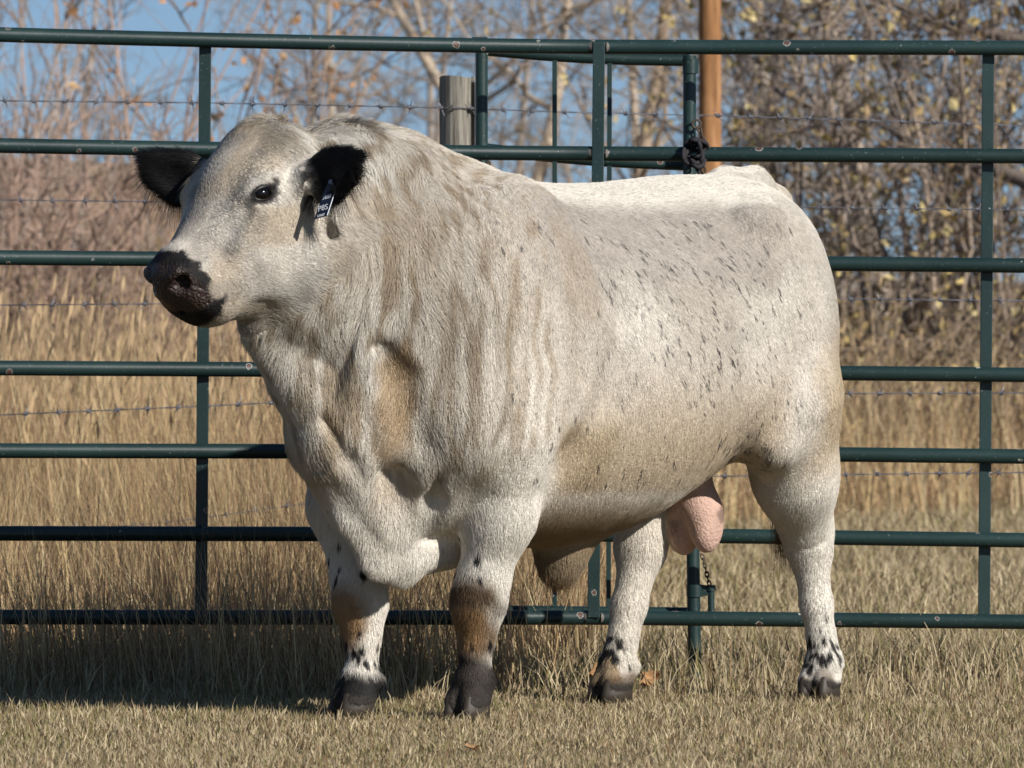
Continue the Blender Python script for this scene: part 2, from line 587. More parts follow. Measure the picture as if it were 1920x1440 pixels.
    chain([(0.985, 0.06, 0.78), (0.93, 0.10, 0.67), (0.88, 0.12, 0.60)], [0.006, 0.012, 0.008], 0.035, sub=True)
    for k, x in enumerate((0.06, -0.04, -0.14, -0.24)):
        chain([(x + 0.03, 0.40, 1.08), (x, 0.425, 0.92), (x - 0.04, 0.42, 0.76)], [0.001, 0.003, 0.001], 0.035, sub=True)


def surface_nets(D, gmin, h):
    s = D < 0
    nx, ny, nz = D.shape
    corners = [(i, j, k) for i in (0, 1) for j in (0, 1) for k in (0, 1)]
    cnt = np.zeros((nx - 1, ny - 1, nz - 1), np.uint8)
    for i, j, k in corners:
        cnt += s[i:nx - 1 + i, j:ny - 1 + j, k:nz - 1 + k]
    act = (cnt > 0) & (cnt < 8)
    idx = np.argwhere(act)
    vid = np.full(act.shape, -1, np.int32)
    vid[act] = np.arange(len(idx))
    acc = np.zeros((len(idx), 3)); num = np.zeros(len(idx))
    for a in range(8):
        for ax in range(3):
            ca = corners[a]
            if ca[ax]: continue
            cb = list(ca); cb[ax] = 1
            da = D[idx[:, 0] + ca[0], idx[:, 1] + ca[1], idx[:, 2] + ca[2]]
            db = D[idx[:, 0] + cb[0], idx[:, 1] + cb[1], idx[:, 2] + cb[2]]
            m = (da < 0) != (db < 0)
            t = np.where(m, da / np.where(m, da - db, 1), 0)
            p = np.tile(np.array(ca, float), (len(idx), 1)); p[:, ax] += t
            acc[m] += p[m]; num[m] += 1
    V = gmin + (idx + acc / num[:, None]) * h
    F = []
    for ax in range(3):
        o1, o2 = (ax + 1) % 3, (ax + 2) % 3
        a = [slice(1, -1)] * 3; b = [slice(1, -1)] * 3
        a[ax] = slice(0, -1); b[ax] = slice(1, None)
        sa, sb = s[tuple(a)], s[tuple(b)]
        for flip in (False, True):
            e = np.argwhere((sa & ~sb) if not flip else (~sa & sb))
            if not len(e): continue
            for o in (o1, o2): e[:, o] += 1
            q = []
            for d1, d2 in ((0, 0), (-1, 0), (-1, -1), (0, -1)):
                c = e.copy(); c[:, o1] += d1; c[:, o2] += d2
                q.append(vid[c[:, 0], c[:, 1], c[:, 2]])
            q = np.stack(q, axis=1)
            F.append(q[:, ::-1] if flip else q)
    F = np.concatenate(F)
    return V, F


def relax(V, F, it=6):
    e = np.concatenate([F[:, [0, 1]], F[:, [1, 2]], F[:, [2, 3]], F[:, [3, 0]]])
    e = np.concatenate([e, e[:, ::-1]])
    deg = np.bincount(e[:, 0], minlength=len(V)).astype(float)[:, None]
    for i in range(it):
        for lam in (0.5, -0.52):
            S = np.zeros_like(V)
            for c in range(3):
                S[:, c] = np.bincount(e[:, 0], weights=V[e[:, 1], c], minlength=len(V))
            V = V + lam * (S / np.maximum(deg, 1) - V)
    return V


def vert_normals(V, F):
    n = np.cross(V[F[:, 2]] - V[F[:, 0]], V[F[:, 3]] - V[F[:, 1]])
    N = np.zeros_like(V)
    for k in range(4):
        for c in range(3):
            N[:, c] += np.bincount(F[:, k], weights=n[:, c], minlength=len(V))
    return N / np.maximum(np.linalg.norm(N, axis=1, keepdims=True), 1e-9)


sculpt_bull()
BV, BF = surface_nets(FIELD, GMIN, VOX)
BV = relax(BV, BF)
BN = vert_normals(BV, BF)


# ------------------------------------------------------------------ coat: colour, lie and length of the hair in the bull's own space
CREAM = np.array([0.70, 0.652, 0.570]); TAN = np.array([0.435, 0.335, 0.215]); GREYTAN = np.array([0.37, 0.328, 0.285])
BLACK = np.array([0.012, 0.011, 0.011]); BROWN = np.array([0.16, 0.095, 0.045]); RUST = np.array([0.30, 0.165, 0.06])
PINK = np.array([0.52, 0.345, 0.275]); MUD = np.array([0.030, 0.024, 0.020])


def head_local(P):
    Q = P - HEAD_P
    return Q @ HA, Q @ HL, Q @ HN


def ear_mask(P):
    m = np.zeros(len(P))
    for sgn, da, dl, dz, e0 in EARS:
        d = ear_axes(da, dl, dz)[0]
        t = (P - e0) @ d
        r = np.linalg.norm(P - e0 - np.outer(t, d), axis=1)
        off = 0.030 if sgn > 0 else 0.040
        m = np.maximum(m, smoothstep(off, off + 0.022, t + 0.02 * (noise3(P, 60, 5) - 0.5)) * (r < 0.11) * (t < 0.26))
    return m


def is_head(P):
    a, l, n = head_local(P)
    return smoothstep(-0.05, 0.05, a) * (np.abs(l) < 0.20) * (n > -0.34)


EYE_A, EYE_N = 0.182, -0.050
EYE_T = 0.62
EUA = HA * math.cos(EYE_T) + HN * math.sin(EYE_T); EUN = -HA * math.sin(EYE_T) + HN * math.cos(EYE_T)


def field_at(p):
    i = tuple(np.clip(np.round((np.asarray(p) - GMIN) / VOX).astype(int), 0, GN - 1))
    return FIELD[i]


EYES = []
for sgn in (1, -1):
    l = 0.20
    while field_at(hp(EYE_A, sgn * l, EYE_N)) > 0 and l > 0.05: l -= 0.001
    EYES.append(hp(EYE_A, sgn * l, EYE_N))


def muzzle_mask(P):
    a, l, n = head_local(P)
    f = (P - HEAD_P) @ _hf
    w = 0.022 * (noise3(P, 45, 8) - 0.5) + 0.010 * (noise3(P, 160, 9) - 0.5)
    near = np.linalg.norm(P - hp(0.45, 0, -0.10), axis=1) < 0.165
    low = smoothstep(-0.135, -0.160, n)
    top = smoothstep(0.408, 0.416, a + w + 0.045 * low)
    return top * smoothstep(0.212, 0.222, f + w + 0.042 * low) * near


def nosepad_mask(P):
    a, l, n = head_local(P)
    near = np.linalg.norm(P - hp(0.47, 0, -0.09), axis=1) < 0.12
    return smoothstep(0.440, 0.455, a) * smoothstep(-0.150, -0.140, n) * near


def patch(P, c, r, seed=0, warp=0.35, soft=0.35):
    Q = (P - np.asarray(c)) / np.asarray(r)
    d = np.linalg.norm(Q, axis=1) + warp * (noise3(P, 1.6 / np.mean(np.atleast_1d(r)), 20 + seed) - 0.5) * 2
    return 1 - smoothstep(1 - soft, 1 + soft, d)


LEG_SPOTS = []     # (centre, radius) of black spots on the legs
_r = np.random.default_rng(3)
for (cx_, cy_), rad_, n, zr, rs in (((-0.818, 0.158), 0.044, 120, (0.03, 0.19), (0.005, 0.0115)), ((-0.815, 0.152), 0.038, 12, (0.19, 0.26), (0.003, 0.006)),
                                    ((0.617, -0.158), 0.041, 40, (0.09, 0.24), (0.004, 0.011)), ((0.605, -0.185), 0.062, 12, (0.34, 0.46), (0.006, 0.013)),
                                    ((0.512, 0.155), 0.060, 20, (0.33, 0.48), (0.005, 0.012)), ((0.513, 0.143), 0.040, 14, (0.19, 0.27), (0.005, 0.011)),
                                    ((-0.365, -0.146), 0.044, 22, (0.09, 0.24), (0.003, 0.010))):
    for i in range(n):
        t_ = _r.uniform(0, 6.283)
        LEG_SPOTS.append(((cx_ + math.cos(t_) * rad_ * _r.uniform(0.9, 1.15), cy_ + math.sin(t_) * rad_ * _r.uniform(0.9, 1.15), _r.uniform(*zr)), _r.uniform(*rs)))
# the spots on the far hind leg: a tight cluster on its front, and strays
for x, y, z, r in ((-0.315, -0.12, 0.165, .014), (-0.30, -0.135, 0.150, .016), (-0.305, -0.15, 0.140, .015), (-0.295, -0.165, 0.125, .013), (-0.30, -0.12, 0.125, .011),
                   (-0.32, -0.10, 0.16, .016), (-0.34, -0.095, 0.175, .012), (-0.33, -0.09, 0.10, .010), (-0.34, -0.10, 0.215, .009), (-0.29, -0.175, 0.17, .012)):
    LEG_SPOTS.append(((x, y, z), r))


def coat(P, N):
    X, Y, Z = P[:, 0], P[:, 1], P[:, 2]
    n1 = noise3(P, 4.5, 1); n2 = noise3(P, 11, 2); n3 = noise3(P, 30, 3)
    C = np.tile(CREAM, (len(P), 1))

    def mix(col, m):
        nonlocal C
        m = np.clip(m, 0, 1)[:, None]
        C = C * (1 - m) + col * m

    # streaks run with the hair: down the neck, down and back over the ribs
    al, ac = Z * 0.88 + X * 0.48, X * 0.88 - Z * 0.48
    sf = noise3(np.stack([ac * 46, Y * 46, al * 5], axis=1), 1.0, 15)
    sn = noise3(np.stack([X * 46 + 2 * n2, Y * 46, Z * 4.0], axis=1), 1.0, 16)
    sn2 = noise3(np.stack([X * 90 + 3 * n2, Y * 90, Z * 7], axis=1), 1.0, 17)
    neck = smoothstep(0.30, 0.62, X) * smoothstep(0.52, 0.72, Z) * (1 - is_head(P))
    mix(TAN, 0.26 * smoothstep(0.42, 0.75, n1) + 0.12 * smoothstep(0.5, 0.8, n2))
    # saddle: grey tan over the upper ribs
    mix(GREYTAN * 0.82, (0.72 + 0.25 * sf) * smoothstep(1.03, 1.16, Z + 0.12 * (n2 - 0.5)) * smoothstep(1.385, 1.29, Z) * smoothstep(-0.60, -0.38, X) * smoothstep(0.72, 0.42, X))
    mix(GREYTAN, 0.40 * smoothstep(0.35, 0.60, n1) * smoothstep(-0.85, -0.7, X) * smoothstep(0.80, 1.0, Z))
    mix(GREYTAN * 1.05, 0.32 * smoothstep(0.6, 0.3, X) * smoothstep(0.62, 0.75, Z))
    mix(GREYTAN * 0.85, 0.20 * smoothstep(0.48, 0.78, sf) * (1 - neck) * smoothstep(0.5, 0.65, Z))
    mix(np.array([0.34, 0.275, 0.20]), 0.72 * smoothstep(0.47, 0.68, sn) * neck + 0.30 * smoothstep(0.52, 0.75, sn2) * neck)
    mix(np.array([0.25, 0.19, 0.13]), 0.45 * smoothstep(0.66, 0.80, sn) * neck * smoothstep(0.85, 1.05, Z))
    mix(CREAM * 1.03, 0.28 * smoothstep(0.55, 0.30, sn) * neck * smoothstep(1.15, 0.95, Z))
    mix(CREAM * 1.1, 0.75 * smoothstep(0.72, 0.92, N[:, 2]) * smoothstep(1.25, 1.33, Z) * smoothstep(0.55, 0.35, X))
    # lower ribs, belly, flank
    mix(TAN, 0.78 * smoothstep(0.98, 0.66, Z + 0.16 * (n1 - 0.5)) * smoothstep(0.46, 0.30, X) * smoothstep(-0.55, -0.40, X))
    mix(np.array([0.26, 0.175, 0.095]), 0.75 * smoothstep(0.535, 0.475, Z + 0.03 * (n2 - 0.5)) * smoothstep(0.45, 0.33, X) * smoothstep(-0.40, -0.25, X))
    # pale line along the belly
    mix(CREAM * 1.05, 0.6 * np.exp(-((Z - 0.56 - 0.05 * (X < -0.2) * (-0.2 - X)) / 0.022) ** 2) * smoothstep(0.40, 0.30, X) * smoothstep(-0.60, -0.45, X))
    # thigh
    mix(TAN, 0.85 * smoothstep(0.28, 0.05, np.abs(Z - 0.80 + 0.5 * (X + 0.7))) * smoothstep(-0.52, -0.66, X + 0.10 * (n2 - 0.5)) * (Z > 0.45))
    mix(TAN, 0.35 * smoothstep(-0.70, -0.85, X) * (Z > 0.30))
    # elbow, brisket, groove of the neck
    mix(TAN * 0.9, 0.80 * patch(P, (0.33, 0.36, 0.66), (0.11, 0.12, 0.10), 1))
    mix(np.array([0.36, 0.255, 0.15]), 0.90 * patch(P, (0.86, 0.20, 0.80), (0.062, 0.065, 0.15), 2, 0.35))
    mix(TAN, 0.55 * patch(P, (0.78, 0.10, 0.54), (0.08, 0.09, 0.10), 3))
    mix(TAN, 0.50 * patch(P, (0.98, 0.12, 0.80), (0.07, 0.08, 0.09), 4) + 0.40 * patch(P, (0.94, 0.0, 0.70), (0.09, 0.12, 0.12), 6))
    mix(TAN * 0.75, 0.35 * patch(P, (0.38, 0.33, 1.12), (0.08, 0.12, 0.14), 5) + 0.45 * patch(P, (0.92, 0.20, 1.22), (0.16, 0.10, 0.12), 7))
    # white of the near upper foreleg
    mix(CREAM * 1.06, 0.85 * patch(P, (0.50, 0.25, 0.60), (0.12, 0.14, 0.16), 8, 0.25))
    # head: darker stripe down the face, tan cheeks, dark poll
    a, l, n = head_local(P)
    hm = is_head(P)
    mix(GREYTAN * 0.92, hm * 0.75 * np.exp(-((l - 0.035) / 0.048) ** 2) * smoothstep(0.40, 0.30, a) * smoothstep(-0.17, -0.08, n) * (0.6 + 0.6 * n2))
    mix(GREYTAN * 1.1, hm * 0.30)
    mix(TAN, hm * 0.45 * smoothstep(0.42, 0.68, n2))
    mix(GREYTAN * 0.8, hm * 0.45 * smoothstep(0.50, 0.75, noise3(P, 21, 18)))
    mix(GREYTAN, hm * 0.55 * np.exp(-((a - 0.345) / 0.05) ** 2) * smoothstep(-0.10, -0.06, n))
    mix(TAN * 0.7, hm * 0.65 * np.exp(-((a + 0.0) / 0.05) ** 2) * smoothstep(-0.10, -0.02, n))
    mix(GREYTAN, hm * 0.5 * patch(P, hp(0.33, 0.08, -0.19), (0.09, 0.07, 0.06), 9))
    for e in EYES:
        q = P - e
        qa, ql, qn = q @ HA, q @ HL, q @ HN
        ang = EYE_T
        u = qa * math.cos(ang) + qn * math.sin(ang); v = -qa * math.sin(ang) + qn * math.cos(ang)
        mix(BLACK * 2, 1 - smoothstep(0.85, 1.15, np.sqrt((u / 0.044) ** 2 + (v / 0.025) ** 2 + (ql / 0.06) ** 2) + 0.25 * (n3 - 0.5)))
        mix(BLACK * 2, 0.9 * patch(P, e + EUA * -0.034 + EUN * 0.022, 0.013, 11))
        mix(BLACK * 4, 0.7 * patch(P, e + EUA * 0.045 - EUN * 0.014, 0.013, 12))
    mix(BLACK, muzzle_mask(P))
    mix(np.array([0.036, 0.023, 0.019]), nosepad_mask(P) * (0.5 + 0.6 * n2))
    mix(BLACK * 0.9, ear_mask(P))
    mix(CREAM * 1.08, 0.75 * smoothstep(0.62, 0.50, Z + 0.08 * (n2 - 0.5)) * ((X > 0.42) | (X < -0.30)))
    # legs
    kneeL = patch(P, (0.555, 0.155, 0.25), (0.075, 0.085, 0.115), 13, 0.30)
    mix(BROWN, 0.92 * kneeL)
    mix(RUST, 0.55 * patch(P, (0.575, 0.165, 0.235), (0.05, 0.06, 0.06), 14) + 0.0)
    mix(BROWN * 0.35, 0.85 * patch(P, (0.54, 0.17, 0.315), (0.07, 0.06, 0.05), 15))
    mix(MUD * (0.35 + 1.3 * n3)[:, None], (1 - smoothstep(0.165, 0.205, Z + 0.07 * (n3 - 0.5) + 0.02 * (Y - 0.14) / 0.06)) * (np.abs(X - 0.53) < 0.13) * (np.abs(Y - 0.14) < 0.12))
    mix(RUST, 0.90 * patch(P, (0.660, -0.175, 0.265), (0.065, 0.062, 0.085), 16, 0.25))
    mix(BLACK, (1 - smoothstep(0.100, 0.135, Z + 0.13 * (n2 - 0.5) + 0.05 * smoothstep(-0.14, -0.09, Y))) * (np.abs(X - 0.63) < 0.14) * (np.abs(Y + 0.157) < 0.13))
    mix(BLACK, 0.9 * smoothstep(-0.170, -0.195, Y + 0.03 * (n3 - 0.5)) * smoothstep(0.25, 0.19, Z) * (X > 0.45))
    mix(BROWN * 0.5, 0.85 * (1 - smoothstep(0.045, 0.105, Z + 0.10 * (n2 - 0.5) + 0.08 * (n3 - 0.5))) * (X < -0.15))
    mix(np.array([0.035, 0.029, 0.024]), smoothstep(0.066, 0.052, Z + 0.008 * (n3 - 0.5)))
    low = np.nonzero(Z < 0.47)[0]
    Pl = P[low]
    wob = 0.25 * (noise3(Pl, 110, 30) - 0.5) * 2
    ml = np.zeros(len(low))
    for c, r in LEG_SPOTS:
        d = np.sqrt((((Pl - np.asarray(c)) * np.array([1, 1, 0.62])) ** 2).sum(axis=1)) / r + wob
        ml = np.maximum(ml, 1 - smoothstep(0.80, 1.20, d))
    m = np.zeros(len(P)); m[low] = ml
    mix(BLACK, m)
    # tail switch, sheath, scrotum
    mix(BROWN * 0.6, smoothstep(0.70, 0.60, Z) * (np.abs(Y - 0.02) < 0.045) * (X < -0.78) * (Z > 0.45))
    mix(TAN * 0.62, smoothstep(0.44, 0.40, Z) * (np.abs(Y) < 0.11) * (X > -0.1) * (X < 0.22))
    sc = scrotum_mask(P)
    mix(PINK * (1 + 0.25 * (n3 - 0.5))[:, None], sc)
    mix(PINK * 0.30, sc * (0.8 * patch(P, (-0.50, 0.085, 0.50), 0.022, 40) + 0.7 * patch(P, (-0.44, -0.05, 0.46), 0.03, 41)))
    C = C * (0.97 + 0.06 * n3)[:, None]
    return np.clip(C, 0.004, 0.82)


def scrotum_mask(P):
    X, Y, Z = P[:, 0], P[:, 1], P[:, 2]
    return smoothstep(0.63, 0.585, Z) * ((Y > -0.062) | ((X < -0.475) & (Y > -0.085))) * (Y < 0.105) * (X < -0.405) * (X > -0.57) * (Z > 0.36)


def lie(P, N):
    """direction the hair is combed, before projection on the skin"""
    X, Y, Z = P[:, 0], P[:, 1], P[:, 2]
    D = np.zeros_like(P)
    back = smoothstep(0.55, -0.15, X)
    D[:, 0] = -0.12 - 0.55 * back * smoothstep(0.60, 1.0, Z)
    D[:, 2] = -1.0
    # top line runs backwards
    t = smoothstep(0.75, 0.98, N[:, 2])
    D[:, 0] -= 1.3 * t
    # neck: hangs down, in waves
    nk = smoothstep(0.62, 0.82, X) * (Z > 0.5)
    D[:, 0] = D[:, 0] * (1 - nk) + nk * (-0.10)
    w = noise3(P, 9, 50) - 0.5; w2 = noise3(P, 26, 51) - 0.5
    D[:, 0] += (0.35 + 0.75 * nk) * w + (0.25 + 0.5 * nk) * w2
    D[:, 1] += (0.3 + 0.5 * nk) * (noise3(P, 13, 52) - 0.5)
    # head: from the nose backwards, poll curls
    a, l, n = head_local(P)
    h = is_head(P)[:, None]
    Dh = -np.outer(np.ones(len(P)), HA) * 0.6 + np.outer(np.sign(l) * np.clip(np.abs(l) / 0.1, 0, 1) * 0.5, HL) - np.array([0, 0, 1.0]) * smoothstep(0.02, 0.10, np.abs(l))[:, None] * 0.7
    sw = noise3(P, 18, 53) - 0.5
    Dh = Dh + 0.9 * np.outer(sw, HL) + 0.6 * np.outer(noise3(P, 18, 54) - 0.5, HA)
    D = D * (1 - h) + Dh * h
    # ears: along the ear, outwards
    for sgn, da, dl, dz, e0 in EARS:
        d = ear_axes(da, dl, dz)[0]
        m = ((P - e0) @ d > 0.02) & (np.linalg.norm(P - e0 - d * 0.12, axis=1) < 0.14)
        D[m] = d * 1.0 + np.array([0, 0, -0.35])
    return D


def hair_len(P, N):
    X, Y, Z = P[:, 0], P[:, 1], P[:, 2]
    L = np.full(len(P), 0.016)
    L += 0.022 * smoothstep(0.55, 0.80, X) * smoothstep(0.5, 0.7, Z)
    L += 0.008 * smoothstep(0.62, 0.48, Z) * (Z > 0.40)
    L = np.where(Z < 0.38, 0.017, L)
    L = np.where(Z < 0.10, 0.009, L)
    L = L * (1 - 0.55 * patch(P, (0.85, 0.20, 0.80), (0.09, 0.09, 0.18), 2, 0.1))
    h = is_head(P)
    a, l, n = head_local(P)
    L = L * (1 - h) + h * (0.011 + 0.014 * smoothstep(0.10, 0.02, a) + 0.010 * smoothstep(-0.22, -0.28, n))
    L = L * (1 - muzzle_mask(P)) + muzzle_mask(P) * 0.009
    e = ear_mask(P)
    L = L * (1 - e) + e * 0.030
    sh = smoothstep(0.42, 0.37, Z) * (np.abs(Y) < 0.11) * (X > -0.1) * (X < 0.22)
    L = L + 0.012 * sh
    L = np.where((np.abs(Y - 0.02) < 0.045) & (X < -0.78) & (Z < 0.66) & (Z > 0.45), 0.06, L)
    top = smoothstep(0.85, 0.98, N[:, 2]) * (Z > 1.2) * (h < 0.5)
    L = L + 0.006 * top
    return L


def bare_mask(P):
    b = scrotum_mask(P) + nosepad_mask(P)
    for e in EYES:
        q = P - e
        b = b + (np.sqrt((q @ EUA / 0.036) ** 2 + (q @ EUN / 0.020) ** 2 + (q @ HL / 0.05) ** 2) < 1)
    return np.clip(b, 0, 1)


# ------------------------------------------------------------------ materials of the bull
skin_mat, nt, b = new_mat("bull_hide", 0.75, 0.25)
at = node(nt, "ShaderNodeAttribute", attribute_name="tint")
gl = node(nt, "ShaderNodeAttribute", attribute_name="gloss")
nz = node(nt, "ShaderNodeTexNoise", Scale=140.0, Detail=4.0)
tc2 = node(nt, "ShaderNodeTexCoord")
nt.links.new(tc2.outputs["Object"], nz.inputs["Vector"])
vp = node(nt, "ShaderNodeTexVoronoi", Scale=120.0)
nt.links.new(tc2.outputs["Object"], vp.inputs["Vector"])
pm_ = node(nt, "ShaderNodeMath", operation='MULTIPLY'); nt.links.new(vp.outputs["Distance"], pm_.inputs[0]); nt.links.new(gl.outputs["Fac"], pm_.inputs[1])
ps_ = node(nt, "ShaderNodeMath", operation='SUBTRACT'); nt.links.new(nz.outputs["Fac"], ps_.inputs[0]); nt.links.new(pm_.outputs[0], ps_.inputs[1])
bp = node(nt, "ShaderNodeBump", Strength=0.8, Distance=0.006)
nt.links.new(ps_.outputs[0], bp.inputs["Height"])
nt.links.new(at.outputs["Color"], b.inputs["Base Color"])
nt.links.new(bp.outputs["Normal"], b.inputs["Normal"])
mr = node(nt, "ShaderNodeMapRange"); mr.inputs["To Min"].default_value = 0.8; mr.inputs["To Max"].default_value = 0.30
nt.links.new(gl.outputs["Fac"], mr.inputs["Value"]); nt.links.new(mr.outputs["Result"], b.inputs["Roughness"])

fur_mat, nt, b = new_mat("bull_fur", 0.50, 0.18)
at = node(nt, "ShaderNodeAttribute", attribute_name="tint")
rn = node(nt, "ShaderNodeAttribute", attribute_name="skin_normal")
vt = node(nt, "ShaderNodeVectorTransform", vector_type='NORMAL', convert_from='OBJECT', convert_to='WORLD')
ge = node(nt, "ShaderNodeNewGeometry")
mx = node(nt, "ShaderNodeMix", data_type='VECTOR'); mx.inputs["Factor"].default_value = 0.42
no = node(nt, "ShaderNodeVectorMath", operation='NORMALIZE')
nt.links.new(rn.outputs["Vector"], vt.inputs["Vector"])
nt.links.new(vt.outputs["Vector"], mx.inputs[4]); nt.links.new(ge.outputs["Normal"], mx.inputs[5])
nt.links.new(mx.outputs[1], no.inputs[0]); nt.links.new(no.outputs[0], b.inputs["Normal"])
nt.links.new(at.outputs["Color"], b.inputs["Base Color"])

# ------------------------------------------------------------------ body
body_col = coat(BV, BN)
me = mesh_np("bull", BV, BF, True, body_col * 0.92)
ga = me.attributes.new("gloss", 'FLOAT', 'POINT')
ga.data.foreach_set("value", (nosepad_mask(BV) * 0.9 + scrotum_mask(BV) * 0.10).astype(np.float32))
bull = link_mesh("bull", me, skin_mat)
bull.matrix_world = BULL_M
prop(bull, "cream-white speckled bull with black ears and muzzle standing in front of the green rails", "bull")


# ------------------------------------------------------------------ fur
def sample_skin(n, weight):
    A = np.linalg.norm(np.cross(BV[BF[:, 2]] - BV[BF[:, 0]], BV[BF[:, 3]] - BV[BF[:, 1]]), axis=1)
    w = A * weight
    f = rng.choice(len(BF), n, p=w / w.sum())
    u = rng.random(n)[:, None]; v = rng.random(n)[:, None]
    q = BF[f]
    def bil(V): return (V[q[:, 0]] * (1 - u) * (1 - v) + V[q[:, 1]] * u * (1 - v) + V[q[:, 2]] * u * v + V[q[:, 3]] * (1 - u) * v)
    P = bil(BV); N = bil(BN)
    return P, N / np.linalg.norm(N, axis=1, keepdims=True)


def make_fur(n=600000):
    FC = BV[BF].mean(axis=1); FN = BN[BF[:, 0]]
    view = (np.array(BULL_M.inverted() @ cam.location) - FC)
    view /= np.linalg.norm(view, axis=1, keepdims=True)
    facing = (FN * view).sum(axis=1)
    wgt = (1 - bare_mask(FC)) * np.where(facing > -0.15, 1.0, 0.45)      # the side turned away gets a thinner coat
    wgt *= 1 + 1.0 * is_head(FC) + 1.2 * ear_mask(FC)
    P, N = sample_skin(n, wgt)
    D = lie(P, N)
    D += rng.normal(0, 0.10, D.shape)
    T = D - N * (D * N).sum(axis=1, keepdims=True)
    T /= np.maximum(np.linalg.norm(T, axis=1, keepdims=True), 1e-6)
    L = hair_len(P, N) * rng.uniform(0.55, 1.25, len(P))
    # locks: neighbours lean together
    lock = noise3(P * np.array([60, 60, 12.0]), 1.0, 60) - 0.5
    S = np.cross(N, T)
    T = T + S * ((0.26 + 0.18 * smoothstep(0.6, 0.8, P[:, 0])) * lock)[:, None]
    T /= np.linalg.norm(T, axis=1, keepdims=True)
    lift = 0.19 + 0.11 * rng.random(len(P)) + 0.14 * (noise3(P, 40, 61) - 0.5) + 0.12 * smoothstep(0.6, 0.8, P[:, 0]) + 0.14 * (P[:, 2] < 0.4)
    lift = lift + 0.25 * smoothstep(0.9, 0.99, N[:, 2]) * (P[:, 2] > 1.2)
    col = coat(P, N)
    # fine dark flecks of hair on the flank
    fr = np.random.default_rng(11)
    ctr, cn = sample_skin(2400, ((FC[:, 2] > 0.58) & (FC[:, 2] < 1.27) & (FC[:, 0] > -0.52) & (FC[:, 0] < 0.62) & (np.abs(FC[:, 1]) > 0.2)).astype(float))
    keep = fr.random(len(ctr)) < (0.08 + 0.42 * smoothstep(0.40, 0.75, noise3(ctr, 7, 70))) * (0.35 + 0.65 * smoothstep(0.60, 0.25, ctr[:, 0]))
    ctr, cn = ctr[keep], cn[keep]
    cd = lie(ctr, cn) + fr.normal(0, 0.22, ctr.shape); cd -= cn * (cd * cn).sum(axis=1, keepdims=True); cd /= np.linalg.norm(cd, axis=1, keepdims=True)
    cs = np.cross(cn, cd)
    order = np.argsort(P[:, 0]); xs = P[order, 0]
    for i in range(len(ctr)):
        ln, wd = (fr.uniform(0.009, 0.021), fr.uniform(0.0036, 0.0066)) if fr.random() < 0.5 else (fr.uniform(0.006, 0.012), fr.uniform(0.0026, 0.0044))
        i0, i1 = np.searchsorted(xs, [ctr[i, 0] - ln - .004, ctr[i, 0] + ln + .004])
        ids = order[i0:i1]
        q = P[ids] - ctr[i]
        m = np.sqrt(((q @ cd[i]) / ln) ** 2 + ((q @ cs[i]) / wd) ** 2 + ((q @ cn[i]) / 0.02) ** 2) < 1.0
        k = ids[m]
        al_ = fr.uniform(0.78, 0.98)
        k = k[fr.random(len(k)) < 0.88]
        col[k] = col[k] * (1 - al_) + np.array([0.030, 0.028, 0.030]) * al_
    col *= rng.uniform(0.84, 1.14, (len(P), 1))
    hd = is_head(P) * (1 - muzzle_mask(P))
    dark = rng.random(len(P)) < 0.03 + 0.11 * hd
    col[dark] *= 0.55
    col = np.clip(col, 0.003, 0.86)
    m = 4
    ts = np.linspace(0, 1, m)
    pts = np.zeros((len(P), m, 3))
    for j, t in enumerate(ts):
        h = lift * (t - 0.45 * t * t)
        pts[:, j] = P - N * 0.0008 + (T * (t * 0.96) + N * h[:, None]) * L[:, None]
    hc = bpy.data.hair_curves.new("fur")
    hc.add_curves([m] * len(P))
    hc.attributes["position"].data.foreach_set("vector", pts.astype(np.float32).ravel())
    rad = np.tile(np.array([1.0, 0.9, 0.62, 0.12]), (len(P), 1)) * rng.uniform(0.00026, 0.00044, (len(P), 1))
    if "radius" not in hc.attributes: hc.attributes.new("radius", 'FLOAT', 'POINT')
    hc.attributes["radius"].data.foreach_set("value", rad.astype(np.float32).ravel())
    a = hc.attributes.new("tint", 'FLOAT_COLOR', 'CURVE')
    c4 = np.ones((len(P), 4), np.float32); c4[:, :3] = col
    a.data.foreach_set("color", c4.ravel())
    a = hc.attributes.new("skin_normal", 'FLOAT_VECTOR', 'CURVE')
    a.data.foreach_set("vector", N.astype(np.float32).ravel())
    hc.materials.append(fur_mat)
    o = bpy.data.objects.new("fur", hc)
    COL.objects.link(o)
    o.parent = bull
    return o


fur = make_fur()


